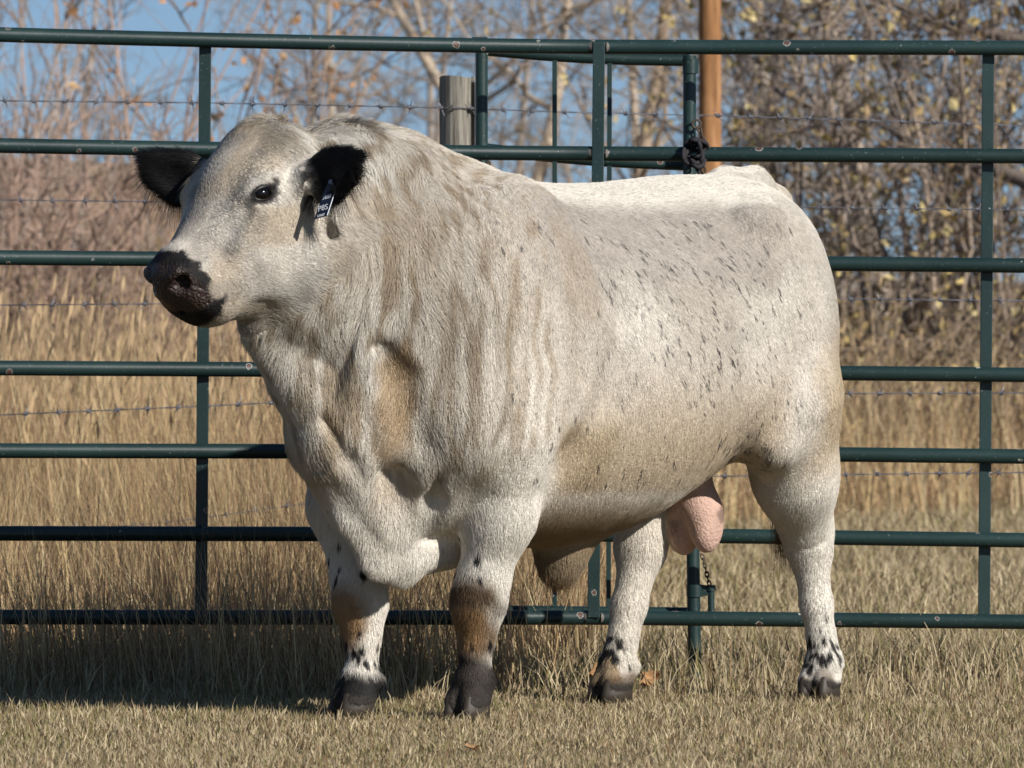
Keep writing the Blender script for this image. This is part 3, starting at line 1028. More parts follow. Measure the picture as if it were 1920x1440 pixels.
def long_hair(name, roots, dirs, lens, cols, radius, droop=0.6, jitter=0.25):
    """a tuft of separate longer hairs"""
    n = len(roots); m = 6
    ts = np.linspace(0, 1, m)
    dirs = dirs + rng.normal(0, jitter, dirs.shape)
    dirs /= np.linalg.norm(dirs, axis=1, keepdims=True)
    pts = np.zeros((n, m, 3))
    for j, t in enumerate(ts):
        pts[:, j] = roots + (dirs * t + np.array([0, 0, -droop]) * t * t) * lens[:, None]
    hc = bpy.data.hair_curves.new(name)
    hc.add_curves([m] * n)
    hc.attributes["position"].data.foreach_set("vector", pts.astype(np.float32).ravel())
    rad = np.tile(np.linspace(1, 0.15, m), (n, 1)) * radius
    if "radius" not in hc.attributes: hc.attributes.new("radius", 'FLOAT', 'POINT')
    hc.attributes["radius"].data.foreach_set("value", rad.astype(np.float32).ravel())
    a = hc.attributes.new("tint", 'FLOAT_COLOR', 'CURVE')
    c4 = np.ones((n, 4), np.float32); c4[:, :3] = cols
    a.data.foreach_set("color", c4.ravel())
    a = hc.attributes.new("skin_normal", 'FLOAT_VECTOR', 'CURVE')
    a.data.foreach_set("vector", dirs.astype(np.float32).ravel())
    hc.materials.append(fur_mat)
    o = bpy.data.objects.new(name, hc)
    COL.objects.link(o)
    o.parent = bull
    return o


# ear fringes
for sgn, da, dl, dz, e0 in EARS:
    d = ear_axes(da, dl, dz)[0]
    w = np.array([0, 0, 1.0]) - d * d[2]; w /= np.linalg.norm(w)
    n = 1500
    th = rng.uniform(math.radians(-165), math.radians(100), n)
    rr = rng.uniform(0.65, 1.0, n)
    taper = np.clip(1.0 - 0.55 * np.maximum(np.cos(th), 0) ** 1.5, 0.3, 1)
    roots = e0 + d * 0.105 - w * 0.008 + np.outer(np.cos(th) * 0.100 * rr, d) + np.outer(np.sin(th) * 0.060 * rr * taper + 0.014 * np.maximum(np.cos(th), 0), w)
    dirs = np.outer(np.cos(th), d) + np.outer(np.sin(th) * 0.8, w) + np.array([0, 0, -0.25])
    lens = rng.uniform(0.012, 0.036, n) * (1 + 0.9 * (np.sin(th) < -0.3)) * (0.6 + 0.8 * noise3(roots, 90, 66))
    long_hair("ear_fringe", roots, dirs, lens, np.tile(BLACK * 0.8, (n, 1)), 0.00045, 0.3, 0.22)
# tail switch
n = 260
t0 = np.array([-0.815, 0.02, 0.53])
roots = t0 + rng.normal(0, 0.012, (n, 3)) + np.outer(rng.uniform(-0.06, 0.02, n), [0, 0, 1])
long_hair("tail_switch", roots, np.tile([0.0, 0.05, -1.0], (n, 1)), rng.uniform(0.07, 0.14, n), np.tile(BROWN * 0.8, (n, 1)) * rng.uniform(0.6, 1.5, (n, 1)), 0.0006, 0.3, 0.10)
# hair at the end of the sheath
n = 1600
roots = np.array([0.05, 0, 0.37]) + rng.normal(0, 1, (n, 3)) * np.array([0.018, 0.018, 0.016])
long_hair("sheath_tuft", roots, np.tile([0.05, 0.0, -1.0], (n, 1)), rng.uniform(0.018, 0.042, n), np.tile(np.array([0.30, 0.19, 0.10]), (n, 1)) * rng.uniform(0.7, 1.2, (n, 1)), 0.0006, 0.2, 0.30)
# forelock on the poll
n = 1100
roots = HEAD_P + np.outer(rng.uniform(-0.05, 0.05, n), HA) + np.outer(rng.uniform(-0.07, 0.07, n), HL) + np.outer(rng.uniform(-0.03, -0.012, n), HN)
long_hair("forelock", roots, np.tile(-HA * 0.6 + HN * 0.35, (n, 1)) + np.outer(rng.uniform(-0.7, 0.7, n), HL), rng.uniform(0.025, 0.05, n),
          np.tile(TAN * 0.75, (n, 1)) * rng.uniform(0.5, 1.3, (n, 1)), 0.0005, 0.5, 0.2)
# whiskers round the mouth
n = 160
aa = rng.uniform(0.40, 0.475, n); ll = rng.choice([-1, 1], n) * rng.uniform(0.02, 0.08, n)
roots = np.array([hp(a_, l_, -0.175 - 0.02 * rng.random()) for a_, l_ in zip(aa, ll)])
dirs = np.outer(np.sign(ll) * 0.6, HL) - HN * 0.7 + HA * 0.25
long_hair("whiskers", roots, dirs, rng.uniform(0.012, 0.03, n), np.tile([0.06, 0.055, 0.05], (n, 1)), 0.0004, 0.2, 0.25)

# ------------------------------------------------------------------ eyes, hooves, ear tag
eye_mat, nt, b = new_mat("eye", 0.09, 0.35)
b.inputs["Base Color"].default_value = (0.0025, 0.002, 0.002, 1)
b.inputs["Coat Weight"].default_value = 0.15
b.inputs["Coat Roughness"].default_value = 0.02
lid_mat, nt, b = new_mat("eyelid", 0.45, 0.4)
b.inputs["Base Color"].default_value = (0.014, 0.012, 0.012, 1)
for e, sgn in zip(EYES, (1, -1)):
    bm = bmesh.new()
    bmesh.ops.create_uvsphere(bm, u_segments=28, v_segments=18, radius=1.0)
    ua, un = EUA, EUN
    c = e + HL * sgn * -0.010
    for v in bm.verts:
        p = v.co
        v.co = Vector(c + ua * p.x * 0.030 + HL * p.y * 0.0200 + un * p.z * 0.0200)
    me = bpy.data.meshes.new("eyeball"); bm.to_mesh(me); bm.free()
    for f in me.polygons: f.use_smooth = True
    eb = link_mesh("eyeball", me, eye_mat, bull, (0, 0, 0))
    # lids: an almond ring of dark skin
    mb = MB()
    for k0, k1 in ((0.0, math.pi), (math.pi, 2 * math.pi)):
        pts, rad = [], []
        for k in range(15):
            t = k0 + (k1 - k0) * k / 14
            x = math.cos(t) * 0.0340
            y = math.sin(t) * (0.0170 if k0 == 0 else 0.0150)
            dep = 0.0075 - 0.010 * (x / 0.0340) ** 2
            pts.append(Vector(c + ua * x + un * y + HL * sgn * (dep + 0.002)))
            rad.append((0.0052 if k0 == 0 else 0.0042) * (0.55 + 0.45 * math.sin(t - k0)))
        mb.tube(pts, rad, 8)
    mb.build("eyelid", lid_mat, None).parent = bull
    # lashes
    n = 60
    t = rng.uniform(0.15, math.pi - 0.15, n)
    roots = c + np.outer(np.cos(t) * 0.031, ua) + np.outer(np.sin(t) * 0.016, un) + HL * sgn * 0.008
    long_hair("eyelash", roots, HL * sgn * 0.8 + un * 0.25 + np.zeros((n, 3)), rng.uniform(0.008, 0.015, n), np.tile(BLACK, (n, 1)), 0.0004, 0.3, 0.15)

horn_mat, nt, b = new_mat("hoof_horn", 0.55, 0.35)
nz = node(nt, "ShaderNodeTexNoise", Scale=60.0, Detail=5.0)
rp = ramp(nt, [(0.3, (0.012, 0.010, 0.008)), (0.7, (0.055, 0.042, 0.030))])
nt.links.new(nz.outputs["Fac"], rp.inputs[0]); nt.links.new(rp.outputs[0], b.inputs["Base Color"])


def claw(c, yaw, side):
    """one half of a cloven hoof: wedge with a rounded toe"""
    R = Matrix.Rotation(math.radians(yaw), 3, 'Z')
    V, F4, F3 = [], [], []
    prof = [(-0.050, 0.030), (-0.046, 0.040), (0.0, 0.055), (0.050, 0.050), (0.078, 0.030)]
    ring = 14
    for j, (zf, sc) in enumerate(((0.0, 1.0), (0.028, 0.98), (0.060, 0.90), (0.070, 0.76))):
        for k in range(ring):
            t = 2 * math.pi * k / ring
            x = math.cos(t); y = math.sin(t)
            L = 0.060 if x > 0 else 0.046
            p = Vector((x * L * sc - 0.10 * zf * (1 if x > 0 else 0.2) + 0.004, y * 0.028 * sc * (1 - 0.25 * max(x, 0) ** 2) + side * 0.028, zf))
            V.append(R @ p + Vector((c[0], c[1], 0.002)))
    for j in range(3):
        for k in range(ring):
            F4.append((j * ring + k, j * ring + (k + 1) % ring, (j + 1) * ring + (k + 1) % ring, (j + 1) * ring + k))
    F = [np.array(F4)]
    V.append(R @ Vector((0, side * 0.03, 0)) + Vector((c[0], c[1], 0.002))); V.append(R @ Vector((0, side * 0.03, 0.071)) + Vector((c[0], c[1], 0.0)))
    n = len(V)
    F.append(np.array([(n - 2, (k + 1) % ring, k) for k in range(ring)] + [(n - 1, 3 * ring + k, 3 * ring + (k + 1) % ring) for k in range(ring)]))
    link_mesh("hoof", mesh_np("hoof", [tuple(v) for v in V], F), horn_mat, bull, (0, 0, 0))


for c, yaw in (((0.535, 0.137), 8), ((0.645, -0.157), -12), ((-0.805, 0.162), 16), ((-0.318, -0.146), -6)):
    for side in (-1, 1): claw(c, yaw, side)

# ear tag: dark blue plastic, narrow neck, pale writing
tag_mat, nt, b = new_mat("tag_plastic", 0.35, 0.5)
b.inputs["Base Color"].default_value = (0.008, 0.013, 0.030, 1)
ink_mat, nt, b = new_mat("tag_writing", 0.5, 0.3)
b.inputs["Base Color"].default_value = (0.62, 0.66, 0.70, 1)
_BI = np.array(BULL_M.inverted())


def to_bull(p):
    return Vector((_BI @ np.array([p[0], p[1], p[2], 1.0]))[:3])


_e = BULL_M @ Vector(EARS[0][4] + HL * 0.07)
yt = _e.y - 0.045                                    # in front of the near ear
c_top = px_at(624, 343, yt + 0.004); c_mr = px_at(629, 358, yt); c_br = px_at(614, 404, yt - 0.012); c_bl = px_at(589, 411, yt + 0.010); c_ml = px_at(605, 366, yt + 0.016); c_tl = px_at(616, 340, yt + 0.012)
tn = (c_br - c_mr).cross(c_bl - c_br).normalized()
if tn.y > 0: tn = -tn
poly = [c_tl, c_ml, c_bl, c_br, c_mr, c_top]
V = [to_bull(p) for p in poly] + [to_bull(p - tn * 0.0022) for p in poly]
F4 = [(i, (i + 1) % 6, 6 + (i + 1) % 6, 6 + i) for i in range(6)] + [(0, 1, 4, 5), (1, 2, 3, 4), (11, 10, 7, 6), (10, 9, 8, 7)]
tag = link_mesh("ear_tag", mesh_np("ear_tag", [tuple(v) for v in V], np.array(F4), False), tag_mat, bull, (0, 0, 0))
prop(tag, "dark blue ear tag with pale writing")
ex = MB(); ex.tube([to_bull(p + tn * 0.001) for p in (c_top, c_mr, c_br)], 0.0011, 6)
o = ex.build("tag_edge", ink_mat); o.parent = tag
st = MB(); st.tube([to_bull(px_at(620, 341, yt - 0.001)), to_bull(px_at(620, 341, yt + 0.03))], 0.006, 10)
o = st.build("stud", tag_mat); o.parent = tag


def tag_text(s, u, v0, size):
    """lettering laid on the face of the tag: u, v0 in tag coordinates"""
    cu = bpy.data.curves.new("writing", 'FONT')
    cu.body = s; cu.size = size; cu.extrude = 0.0003; cu.align_x = 'CENTER'
    cu.materials.append(ink_mat)
    o = bpy.data.objects.new("writing", cu)
    ux = (c_br - c_bl).normalized(); uy = (tn.cross(ux)).normalized()
    if uy.z < 0: uy = -uy
    dn = (c_bl - c_ml)
    mid = c_ml.lerp(c_mr, 0.5).lerp(c_bl.lerp(c_br, 0.5), v0) + tn * 0.0012
    M = Matrix(((ux.x, uy.x, tn.x, mid.x), (ux.y, uy.y, tn.y, mid.y), (ux.z, uy.z, tn.z, mid.z), (0, 0, 0, 1)))
    COL.objects.link(o)
    bpy.context.view_layer.update()
    me = bpy.data.meshes.new_from_object(o.evaluated_get(bpy.context.evaluated_depsgraph_get()))
    bpy.data.objects.remove(o)
    w = link_mesh("writing", me, ink_mat, tag, (0, 0, 0))
    w.matrix_basis = BULL_M.inverted() @ M
    return w


tag_text("5607", 0, 0.24, 0.014)
tag_text("P8S", 0, 0.72, 0.021)
tag_text("23607", 0, 0.97, 0.009)


# ------------------------------------------------------------------ surface materials
def tint_mat(name, rough=0.8, translucent=0.0, spec=0.2):
    m, nt, b = new_mat(name, rough, spec)
    at = node(nt, "ShaderNodeAttribute", attribute_name="tint")
    nt.links.new(at.outputs["Color"], b.inputs["Base Color"])
    if translucent:
        tr = node(nt, "ShaderNodeBsdfTranslucent")
        mxs = node(nt, "ShaderNodeMixShader"); mxs.inputs[0].default_value = translucent
        nt.links.new(at.outputs["Color"], tr.inputs["Color"])
        nt.links.new(b.outputs[0], mxs.inputs[1]); nt.links.new(tr.outputs[0], mxs.inputs[2])
        nt.links.new(mxs.outputs[0], nt.nodes["Material Output"].inputs["Surface"])
    return m


ground_mat, nt, b = new_mat("dry_turf", 0.95, 0.1)
tcn = node(nt, "ShaderNodeTexCoord")
n1 = node(nt, "ShaderNodeTexNoise", Scale=0.9, Detail=5.0)
n2 = node(nt, "ShaderNodeTexNoise", Scale=45.0, Detail=6.0)
for q in (n1, n2): nt.links.new(tcn.outputs["Object"], q.inputs["Vector"])
r1 = ramp(nt, [(0.3, (0.15, 0.115, 0.055)), (0.7, (0.23, 0.17, 0.09))])
r2 = ramp(nt, [(0.3, (0.07, 0.05, 0.028)), (0.55, (0.20, 0.155, 0.085)), (0.75, (0.32, 0.26, 0.15))])
mxc = node(nt, "ShaderNodeMix", data_type='RGBA'); mxc.inputs["Factor"].default_value = 0.6
nt.links.new(n1.outputs["Fac"], r1.inputs[0]); nt.links.new(n2.outputs["Fac"], r2.inputs[0])
nt.links.new(r1.outputs[0], mxc.inputs[6]); nt.links.new(r2.outputs[0], mxc.inputs[7])
nt.links.new(mxc.outputs[2], b.inputs["Base Color"])
bp = node(nt, "ShaderNodeBump", Strength=0.8, Distance=0.03)
nt.links.new(n2.outputs["Fac"], bp.inputs["Height"]); nt.links.new(bp.outputs["Normal"], b.inputs["Normal"])

grass_mat = tint_mat("grass_blades", 0.75, 0.30)
bark_mat = tint_mat("bark", 0.9)
leaf_mat = tint_mat("dry_leaf", 0.7, 0.25)

paint, nt, b = new_mat("green_paint", 0.36, 0.45)
tcn = node(nt, "ShaderNodeTexCoord")
vo = node(nt, "ShaderNodeTexVoronoi", Scale=26.0)
ns = node(nt, "ShaderNodeTexNoise", Scale=9.0, Detail=3.0)
n8 = node(nt, "ShaderNodeTexNoise", Scale=70.0, Detail=4.0)
n3_ = node(nt, "ShaderNodeTexNoise", Scale=2.2, Detail=4.0)
for q in (vo, ns, n8, n3_): nt.links.new(tcn.outputs["Object"], q.inputs["Vector"])
# chip size varies from cell to cell, most cells have none
sub = node(nt, "ShaderNodeMath", operation='MULTIPLY_ADD'); sub.inputs[1].default_value = 0.5; sub.inputs[2].default_value = -0.06
nt.links.new(n8.outputs["Fac"], sub.inputs[0])
dsum = node(nt, "ShaderNodeMath", operation='MULTIPLY_ADD'); dsum.inputs[1].default_value = 0.75
nt.links.new(sub.outputs[0], dsum.inputs[0]); nt.links.new(vo.outputs["Distance"], dsum.inputs[2])
sep = node(nt, "ShaderNodeSeparateColor"); nt.links.new(vo.outputs["Color"], sep.inputs[0])
big = node(nt, "ShaderNodeMapRange"); big.inputs["From Min"].default_value = 0.62; big.inputs["From Max"].default_value = 1.0; big.inputs["To Min"].default_value = 0.0; big.inputs["To Max"].default_value = 0.42
nt.links.new(sep.outputs[0], big.inputs["Value"])
lt = node(nt, "ShaderNodeMath", operation='SUBTRACT'); nt.links.new(big.outputs[0], lt.inputs[0]); nt.links.new(dsum.outputs[0], lt.inputs[1])
chip = node(nt, "ShaderNodeMapRange"); chip.inputs["From Min"].default_value = -0.012; chip.inputs["From Max"].default_value = -0.002; nt.links.new(lt.outputs[0], chip.inputs["Value"])
core = node(nt, "ShaderNodeMapRange"); core.inputs["From Min"].default_value = 0.010; core.inputs["From Max"].default_value = 0.022; nt.links.new(lt.outputs[0], core.inputs["Value"])
rb = ramp(nt, [(0.35, (0.009, 0.023, 0.022)), (0.65, (0.014, 0.034, 0.032))]); nt.links.new(n3_.outputs["Fac"], rb.inputs[0])
m1 = node(nt, "ShaderNodeMix", data_type='RGBA'); m1.inputs[7].default_value = (0.42, 0.43, 0.40, 1)
nt.links.new(chip.outputs[0], m1.inputs[0]); nt.links.new(rb.outputs[0], m1.inputs[6])
m2 = node(nt, "ShaderNodeMix", data_type='RGBA'); m2.inputs[7].default_value = (0.085, 0.05, 0.04, 1)
nt.links.new(core.outputs[0], m2.inputs[0]); nt.links.new(m1.outputs[2], m2.inputs[6])
# fine dust specks
sp = node(nt, "ShaderNodeMapRange"); sp.inputs["From Min"].default_value = 0.70; sp.inputs["From Max"].default_value = 0.78
n9 = node(nt, "ShaderNodeTexNoise", Scale=210.0, Detail=2.0); nt.links.new(tcn.outputs["Object"], n9.inputs["Vector"]); nt.links.new(n9.outputs["Fac"], sp.inputs["Value"])
m3 = node(nt, "ShaderNodeMix", data_type='RGBA'); m3.inputs[7].default_value = (0.30, 0.32, 0.30, 1)
nt.links.new(sp.outputs[0], m3.inputs[0]); nt.links.new(m2.outputs[2], m3.inputs[6]); nt.links.new(m3.outputs[2], b.inputs["Base Color"])
rr_ = node(nt, "ShaderNodeMapRange"); rr_.inputs["To Min"].default_value = 0.30; rr_.inputs["To Max"].default_value = 0.48; nt.links.new(ns.outputs["Fac"], rr_.inputs["Value"])
nt.links.new(rr_.outputs[0], b.inputs["Roughness"])
bp = node(nt, "ShaderNodeBump", Strength=0.25, Distance=0.001); nt.links.new(n8.outputs["Fac"], bp.inputs["Height"]); nt.links.new(bp.outputs["Normal"], b.inputs["Normal"])

wire_mat, nt, b = new_mat("galvanised_wire", 0.45, 0.5)
b.inputs["Metallic"].default_value = 0.6
nz = node(nt, "ShaderNodeTexNoise", Scale=6.0, Detail=3.0)
rp = ramp(nt, [(0.35, (0.10, 0.095, 0.10)), (0.65, (0.24, 0.25, 0.29))])
nt.links.new(nz.outputs["Fac"], rp.inputs[0]); nt.links.new(rp.outputs[0], b.inputs["Base Color"])

rust_mat, nt, b = new_mat("rusty_steel", 0.7, 0.3)
b.inputs["Metallic"].default_value = 0.4
nz = node(nt, "ShaderNodeTexNoise", Scale=90.0, Detail=4.0)
rp = ramp(nt, [(0.35, (0.035, 0.032, 0.030)), (0.7, (0.12, 0.085, 0.06))])
nt.links.new(nz.outputs["Fac"], rp.inputs[0]); nt.links.new(rp.outputs[0], b.inputs["Base Color"])

rope_mat, nt, b = new_mat("dark_rope", 0.9, 0.1)
wv = node(nt, "ShaderNodeTexNoise", Scale=160.0, Detail=3.0)
rp = ramp(nt, [(0.35, (0.012, 0.011, 0.013)), (0.7, (0.060, 0.055, 0.060))])
nt.links.new(wv.outputs["Fac"], rp.inputs[0]); nt.links.new(rp.outputs[0], b.inputs["Base Color"])


def wood(name, dark, mid, light, scale=14.0, stretch=0.06):
    m, nt, b = new_mat(name, 0.9, 0.15)
    t = node(nt, "ShaderNodeTexCoord"); mp = node(nt, "ShaderNodeMapping"); mp.inputs["Scale"].default_value = (1, 1, stretch)
    n = node(nt, "ShaderNodeTexNoise", Scale=scale, Detail=7.0, Roughness=0.65)
    r = ramp(nt, [(0.30, dark), (0.5, mid), (0.72, light)])
    nt.links.new(t.outputs["Object"], mp.inputs["Vector"]); nt.links.new(mp.outputs[0], n.inputs["Vector"])
    nt.links.new(n.outputs["Fac"], r.inputs[0]); nt.links.new(r.outputs[0], b.inputs["Base Color"])
    bp = node(nt, "ShaderNodeBump", Strength=0.7, Distance=0.006); nt.links.new(n.outputs["Fac"], bp.inputs["Height"]); nt.links.new(bp.outputs["Normal"], b.inputs["Normal"])
    return m


post_mat = wood("weathered_post", (0.07, 0.062, 0.052), (0.22, 0.20, 0.165), (0.36, 0.335, 0.285), 90.0, 0.05)
pole_mat = wood("utility_pole_wood", (0.10, 0.05, 0.025), (0.28, 0.14, 0.06), (0.42, 0.25, 0.13), 26.0, 0.10)

# ------------------------------------------------------------------ ground and far bank
gx = np.concatenate([np.linspace(-400, -12, 12), np.linspace(-9, 9, 37), np.linspace(12, 400, 12)])
gy = np.concatenate([np.linspace(-60, -6, 6), np.linspace(-4, 60, 65), np.linspace(70, 900, 18)])
XX, YY = np.meshgrid(gx, gy, indexing='ij')
PZ = np.stack([XX.ravel(), YY.ravel(), np.zeros(XX.size)], axis=1)
zz = 0.03 * (noise3(PZ, 0.35, 90) - 0.5) * smoothstep(4, 12, YY.ravel())
PZ[:, 2] = zz
idx = np.arange(XX.size).reshape(XX.shape)
F = np.stack([idx[:-1, :-1].ravel(), idx[1:, :-1].ravel(), idx[1:, 1:].ravel(), idx[:-1, 1:].ravel()], axis=1)
ground = link_mesh("ground", mesh_np("ground", PZ, F), ground_mat)
prop(ground, "dry tan turf ground running from under the bull to the trees", kind="structure")

bank_mat, nt, b = new_mat("far_bank_grass", 0.95, 0.1)
tcn = node(nt, "ShaderNodeTexCoord")
n1 = node(nt, "ShaderNodeTexNoise", Scale=0.6, Detail=8.0, Roughness=0.7); nt.links.new(tcn.outputs["Object"], n1.inputs["Vector"])
r1 = ramp(nt, [(0.35, (0.12, 0.075, 0.05)), (0.52, (0.27, 0.19, 0.12)), (0.7, (0.40, 0.30, 0.19))])
nt.links.new(n1.outputs["Fac"], r1.inputs[0]); nt.links.new(r1.outputs[0], b.inputs["Base Color"])
# long low bank behind the trees, higher towards the left
bx = np.linspace(-90, 90, 181); by = np.linspace(92, 150, 30)
XX, YY = np.meshgrid(bx, by, indexing='ij')
P2 = np.stack([XX.ravel(), YY.ravel(), np.zeros(XX.size)], axis=1)
crest = np.interp(XX.ravel(), [-90, -14, -7.0, -4.5, 1, 5, 8, 90], [5.5, 5.3, 4.9, 3.9, 3.3, 2.9, 2.7, 2.6])
P2[:, 2] = crest * smoothstep(92, 108, YY.ravel()) + 0.7 * (noise3(P2, 0.5, 91) - 0.5) * smoothstep(94, 104, YY.ravel()) - 0.05
idx = np.arange(XX.size).reshape(XX.shape)
F = np.stack([idx[:-1, :-1].ravel(), idx[1:, :-1].ravel(), idx[1:, 1:].ravel(), idx[:-1, 1:].ravel()], axis=1)
prop(link_mesh("hill", mesh_np("hill", P2, F), bank_mat), "low brown bank behind the trees", kind="structure")


# ------------------------------------------------------------------ grass
def blades(name, xy, h, w, lean, col, mat, z0=0.0, mid=0.55, kind="stuff", label=None, cat=None):
    n = len(xy)
    yaw = rng.uniform(0, math.pi, n)
    sx, sy = np.cos(yaw) * w / 2, np.sin(yaw) * w / 2
    V = np.zeros((n, 5, 3), np.float32)
    V[:, 0] = np.stack([xy[:, 0] - sx, xy[:, 1] - sy, np.full(n, z0)], axis=1)
    V[:, 1] = np.stack([xy[:, 0] + sx, xy[:, 1] + sy, np.full(n, z0)], axis=1)
    mx_, my_ = xy[:, 0] + lean[:, 0] * h * 0.35, xy[:, 1] + lean[:, 1] * h * 0.35
    L = np.sqrt(np.maximum(1 - 0.5 * (lean ** 2).sum(axis=1), 0.15))
    V[:, 2] = np.stack([mx_ - sx * 0.8, my_ - sy * 0.8, z0 + h * mid * L], axis=1)
    V[:, 3] = np.stack([mx_ + sx * 0.8, my_ + sy * 0.8, z0 + h * mid * L], axis=1)
    V[:, 4] = np.stack([xy[:, 0] + lean[:, 0] * h, xy[:, 1] + lean[:, 1] * h, z0 + h * L], axis=1)
    b = np.arange(n)[:, None] * 5
    F4 = b + np.array([0, 1, 3, 2]); F3 = b + np.array([2, 3, 4])
    C = np.repeat(col[:, None, :], 5, axis=1).reshape(-1, 3)
    o = link_mesh(name, mesh_np(name, V.reshape(-1, 3), [F4, F3], False, C), mat)
    prop(o, label, cat, None, kind)
    return o


def wedge(n, y0, y1, power=1.0, margin=1.28, xmin=None, xmax=None):
    """points spread over the visible wedge of ground, denser near the camera when power > 1"""
    y = y0 + (y1 - y0) * rng.random(n) ** power
    half = 0.081 * (CAM_D + y) * margin + 0.12
    x = rng.uniform(-1, 1, n) * half
    return np.stack([x, y], axis=1)


STRAW = np.array([0.455, 0.37, 0.235]); TANG = np.array([0.34, 0.265, 0.160]); OLIVE = np.array([0.23, 0.205, 0.085]); UMBER = np.array([0.23, 0.15, 0.08]); PALE = np.array([0.62, 0.52, 0.33])


def grass_cols(n, xy, wts=(0.33, 0.32, 0.14, 0.14, 0.07), patchy=5):
    pal = np.stack([STRAW, TANG, OLIVE, UMBER, PALE])
    k = rng.choice(5, n, p=np.array(wts) / sum(wts))
    g = noise3(np.concatenate([xy, np.zeros((n, 1))], axis=1), 1.6, 100 + patchy)
    k = np.where((rng.random(n) < 0.32 * smoothstep(0.55, 0.8, g)), 2, k)
    return pal[k] * rng.uniform(0.75, 1.2, (n, 1))


# mown dry lawn the bull stands on
n = 105000
xy = wedge(n, -2.7, 2.6, 1.15)
pn = noise3(np.concatenate([xy, np.zeros((n, 1))], axis=1), 5, 101)
h = rng.uniform(0.010, 0.029, n) * (0.55 + 1.0 * pn) * np.where(rng.random(n) < 0.04, 1.9, 1.0)
blades("lawn_grass", xy, h, rng.uniform(0.0022, 0.0045, n), rng.normal(0, 0.42, (n, 2)), grass_cols(n, xy), grass_mat, 0.0, label="short dry lawn grass under the bull", cat="grass")
# taller, unmown grass along the foot of the rails
n = 26000
xy = wedge(n, 0.9, 4.6, 0.9)
keep = rng.random(n) < 0.25 + 0.75 * np.exp(-((xy[:, 1] - 2.0) / 0.7) ** 2) * (0.4 + 0.8 * noise3(np.concatenate([xy, np.zeros((n, 1))], axis=1), 3, 102))
xy = xy[keep]; n = len(xy)
h = rng.uniform(0.05, 0.17, n) * (0.6 + 0.5 * rng.random(n)) * (1 + 0.8 * (rng.random(n) < 0.03))
blades("rough_grass", xy, h, rng.uniform(0.003, 0.0055, n), rng.normal(0, 0.40, (n, 2)), grass_cols(n, xy, (0.4, 0.28, 0.14, 0.10, 0.08), 6), grass_mat, 0.0, label="rough unmown grass along the foot of the rails", cat="grass")
# meadow beyond the rails, coarser with distance
n = 85000
xy = wedge(n, 2.5, 30.0, 1.25)
d = (xy[:, 1] + CAM_D) / 18.0
h = rng.uniform(0.03, 0.085, n) * (0.7 + 0.45 * d)
blades("meadow_grass", xy, h, rng.uniform(0.004, 0.007, n) * d, rng.normal(0, 0.45, (n, 2)), grass_cols(n, xy, (0.42, 0.30, 0.12, 0.08, 0.08), 7), grass_mat, 0.0, label="short dry meadow grass beyond the rails", cat="grass")


# tall dry grass: stems with drooping seed heads
def edge_y(x, y):
    """near edge of the tall grass: at the foot of the rails on the left, far back on the right"""
    px = 960 + x * FPX / (CAM_D + y)
    return np.interp(px, [-400, 0, 600, 700, 1000, 1090, 1150, 1260, 1400, 1700, 2300], [0.95, 1.0, 1.0, 1.15, 1.35, 1.7, 4.5, 12.5, 17.5, 20.0, 22.0])


def tall_grass(name, n, y0, y1, hmin, hmax, label, power=1.0, wmul=1.0, ramp_=1.5, low=0.65):
    xy = wedge(n, y0, y1, power)
    q3 = np.concatenate([xy, np.zeros((n, 1))], axis=1)
    e = edge_y(xy[:, 0], xy[:, 1]) + 0.5 * (noise3(q3, 2.2, 104) - 0.5)
    inn = xy[:, 1] - e
    cl = noise3(q3, 1.3, 103); cl2 = noise3(q3, 5.0, 105)
    keep = (inn > 0) & (rng.random(n) < (0.35 + 0.65 * smoothstep(-0.2, 1.0, inn)) * (0.35 + 0.65 * smoothstep(0.30, 0.55, cl2)))
    xy = xy[keep]; inn = inn[keep]; cl = cl[keep]; cl2 = cl2[keep]; n = len(xy)
    h = rng.uniform(hmin, hmax, n) * (0.60 + 0.75 * cl) * (low + (1 - low) * smoothstep(0, ramp_, inn))
    h = np.where(rng.random(n) < 0.40, h * rng.uniform(0.35, 0.75, n), h)
    d = (xy[:, 1] + CAM_D) / 24.0
    ang = 6.283 * noise3(np.concatenate([xy, np.zeros((n, 1))], axis=1), 0.9, 106)
    lean = rng.normal(0, 0.17, (n, 2)) + 0.20 * np.stack([np.cos(ang), np.sin(ang)], axis=1) + np.array([0.06, 0.0])
    bent = rng.random(n) < 0.22
    lean[bent] += rng.normal(0, 0.55, (bent.sum(), 2))
    pal = np.stack([np.array([0.60, 0.455, 0.24]), np.array([0.54, 0.375, 0.20]), np.array([0.32, 0.205, 0.115]), np.array([0.68, 0.56, 0.34]), UMBER * 0.7, np.array([0.40, 0.26, 0.16])])
    wv_ = smoothstep(0.3, 0.7, cl2)
    k = np.where(rng.random(n) < 0.35 * wv_, rng.choice([2, 4, 5], n), rng.choice(6, n, p=[0.32, 0.24, 0.12, 0.14, 0.08, 0.10]))
    col = pal[k] * rng.uniform(0.70, 1.18, (n, 1))
    blades(name, xy, h, rng.uniform(0.0028, 0.0062, n) * d * wmul, lean, col, grass_mat, 0.0, 0.5, label=label, cat="grass")
    return xy, h, lean, col


tall_grass("tall_grass", 56000, 0.8, 8.0, 0.42, 0.80, "tall dry grass growing up through the foot of the rails on the left", 1.25, 0.72, 4.0, 0.62)
tx, th, tl, tcol = tall_grass("tall_grass", 64000, 7.5, 36.0, 0.60, 1.22, "tall dry straw-coloured grass standing far behind the barbed wire", 1.3)
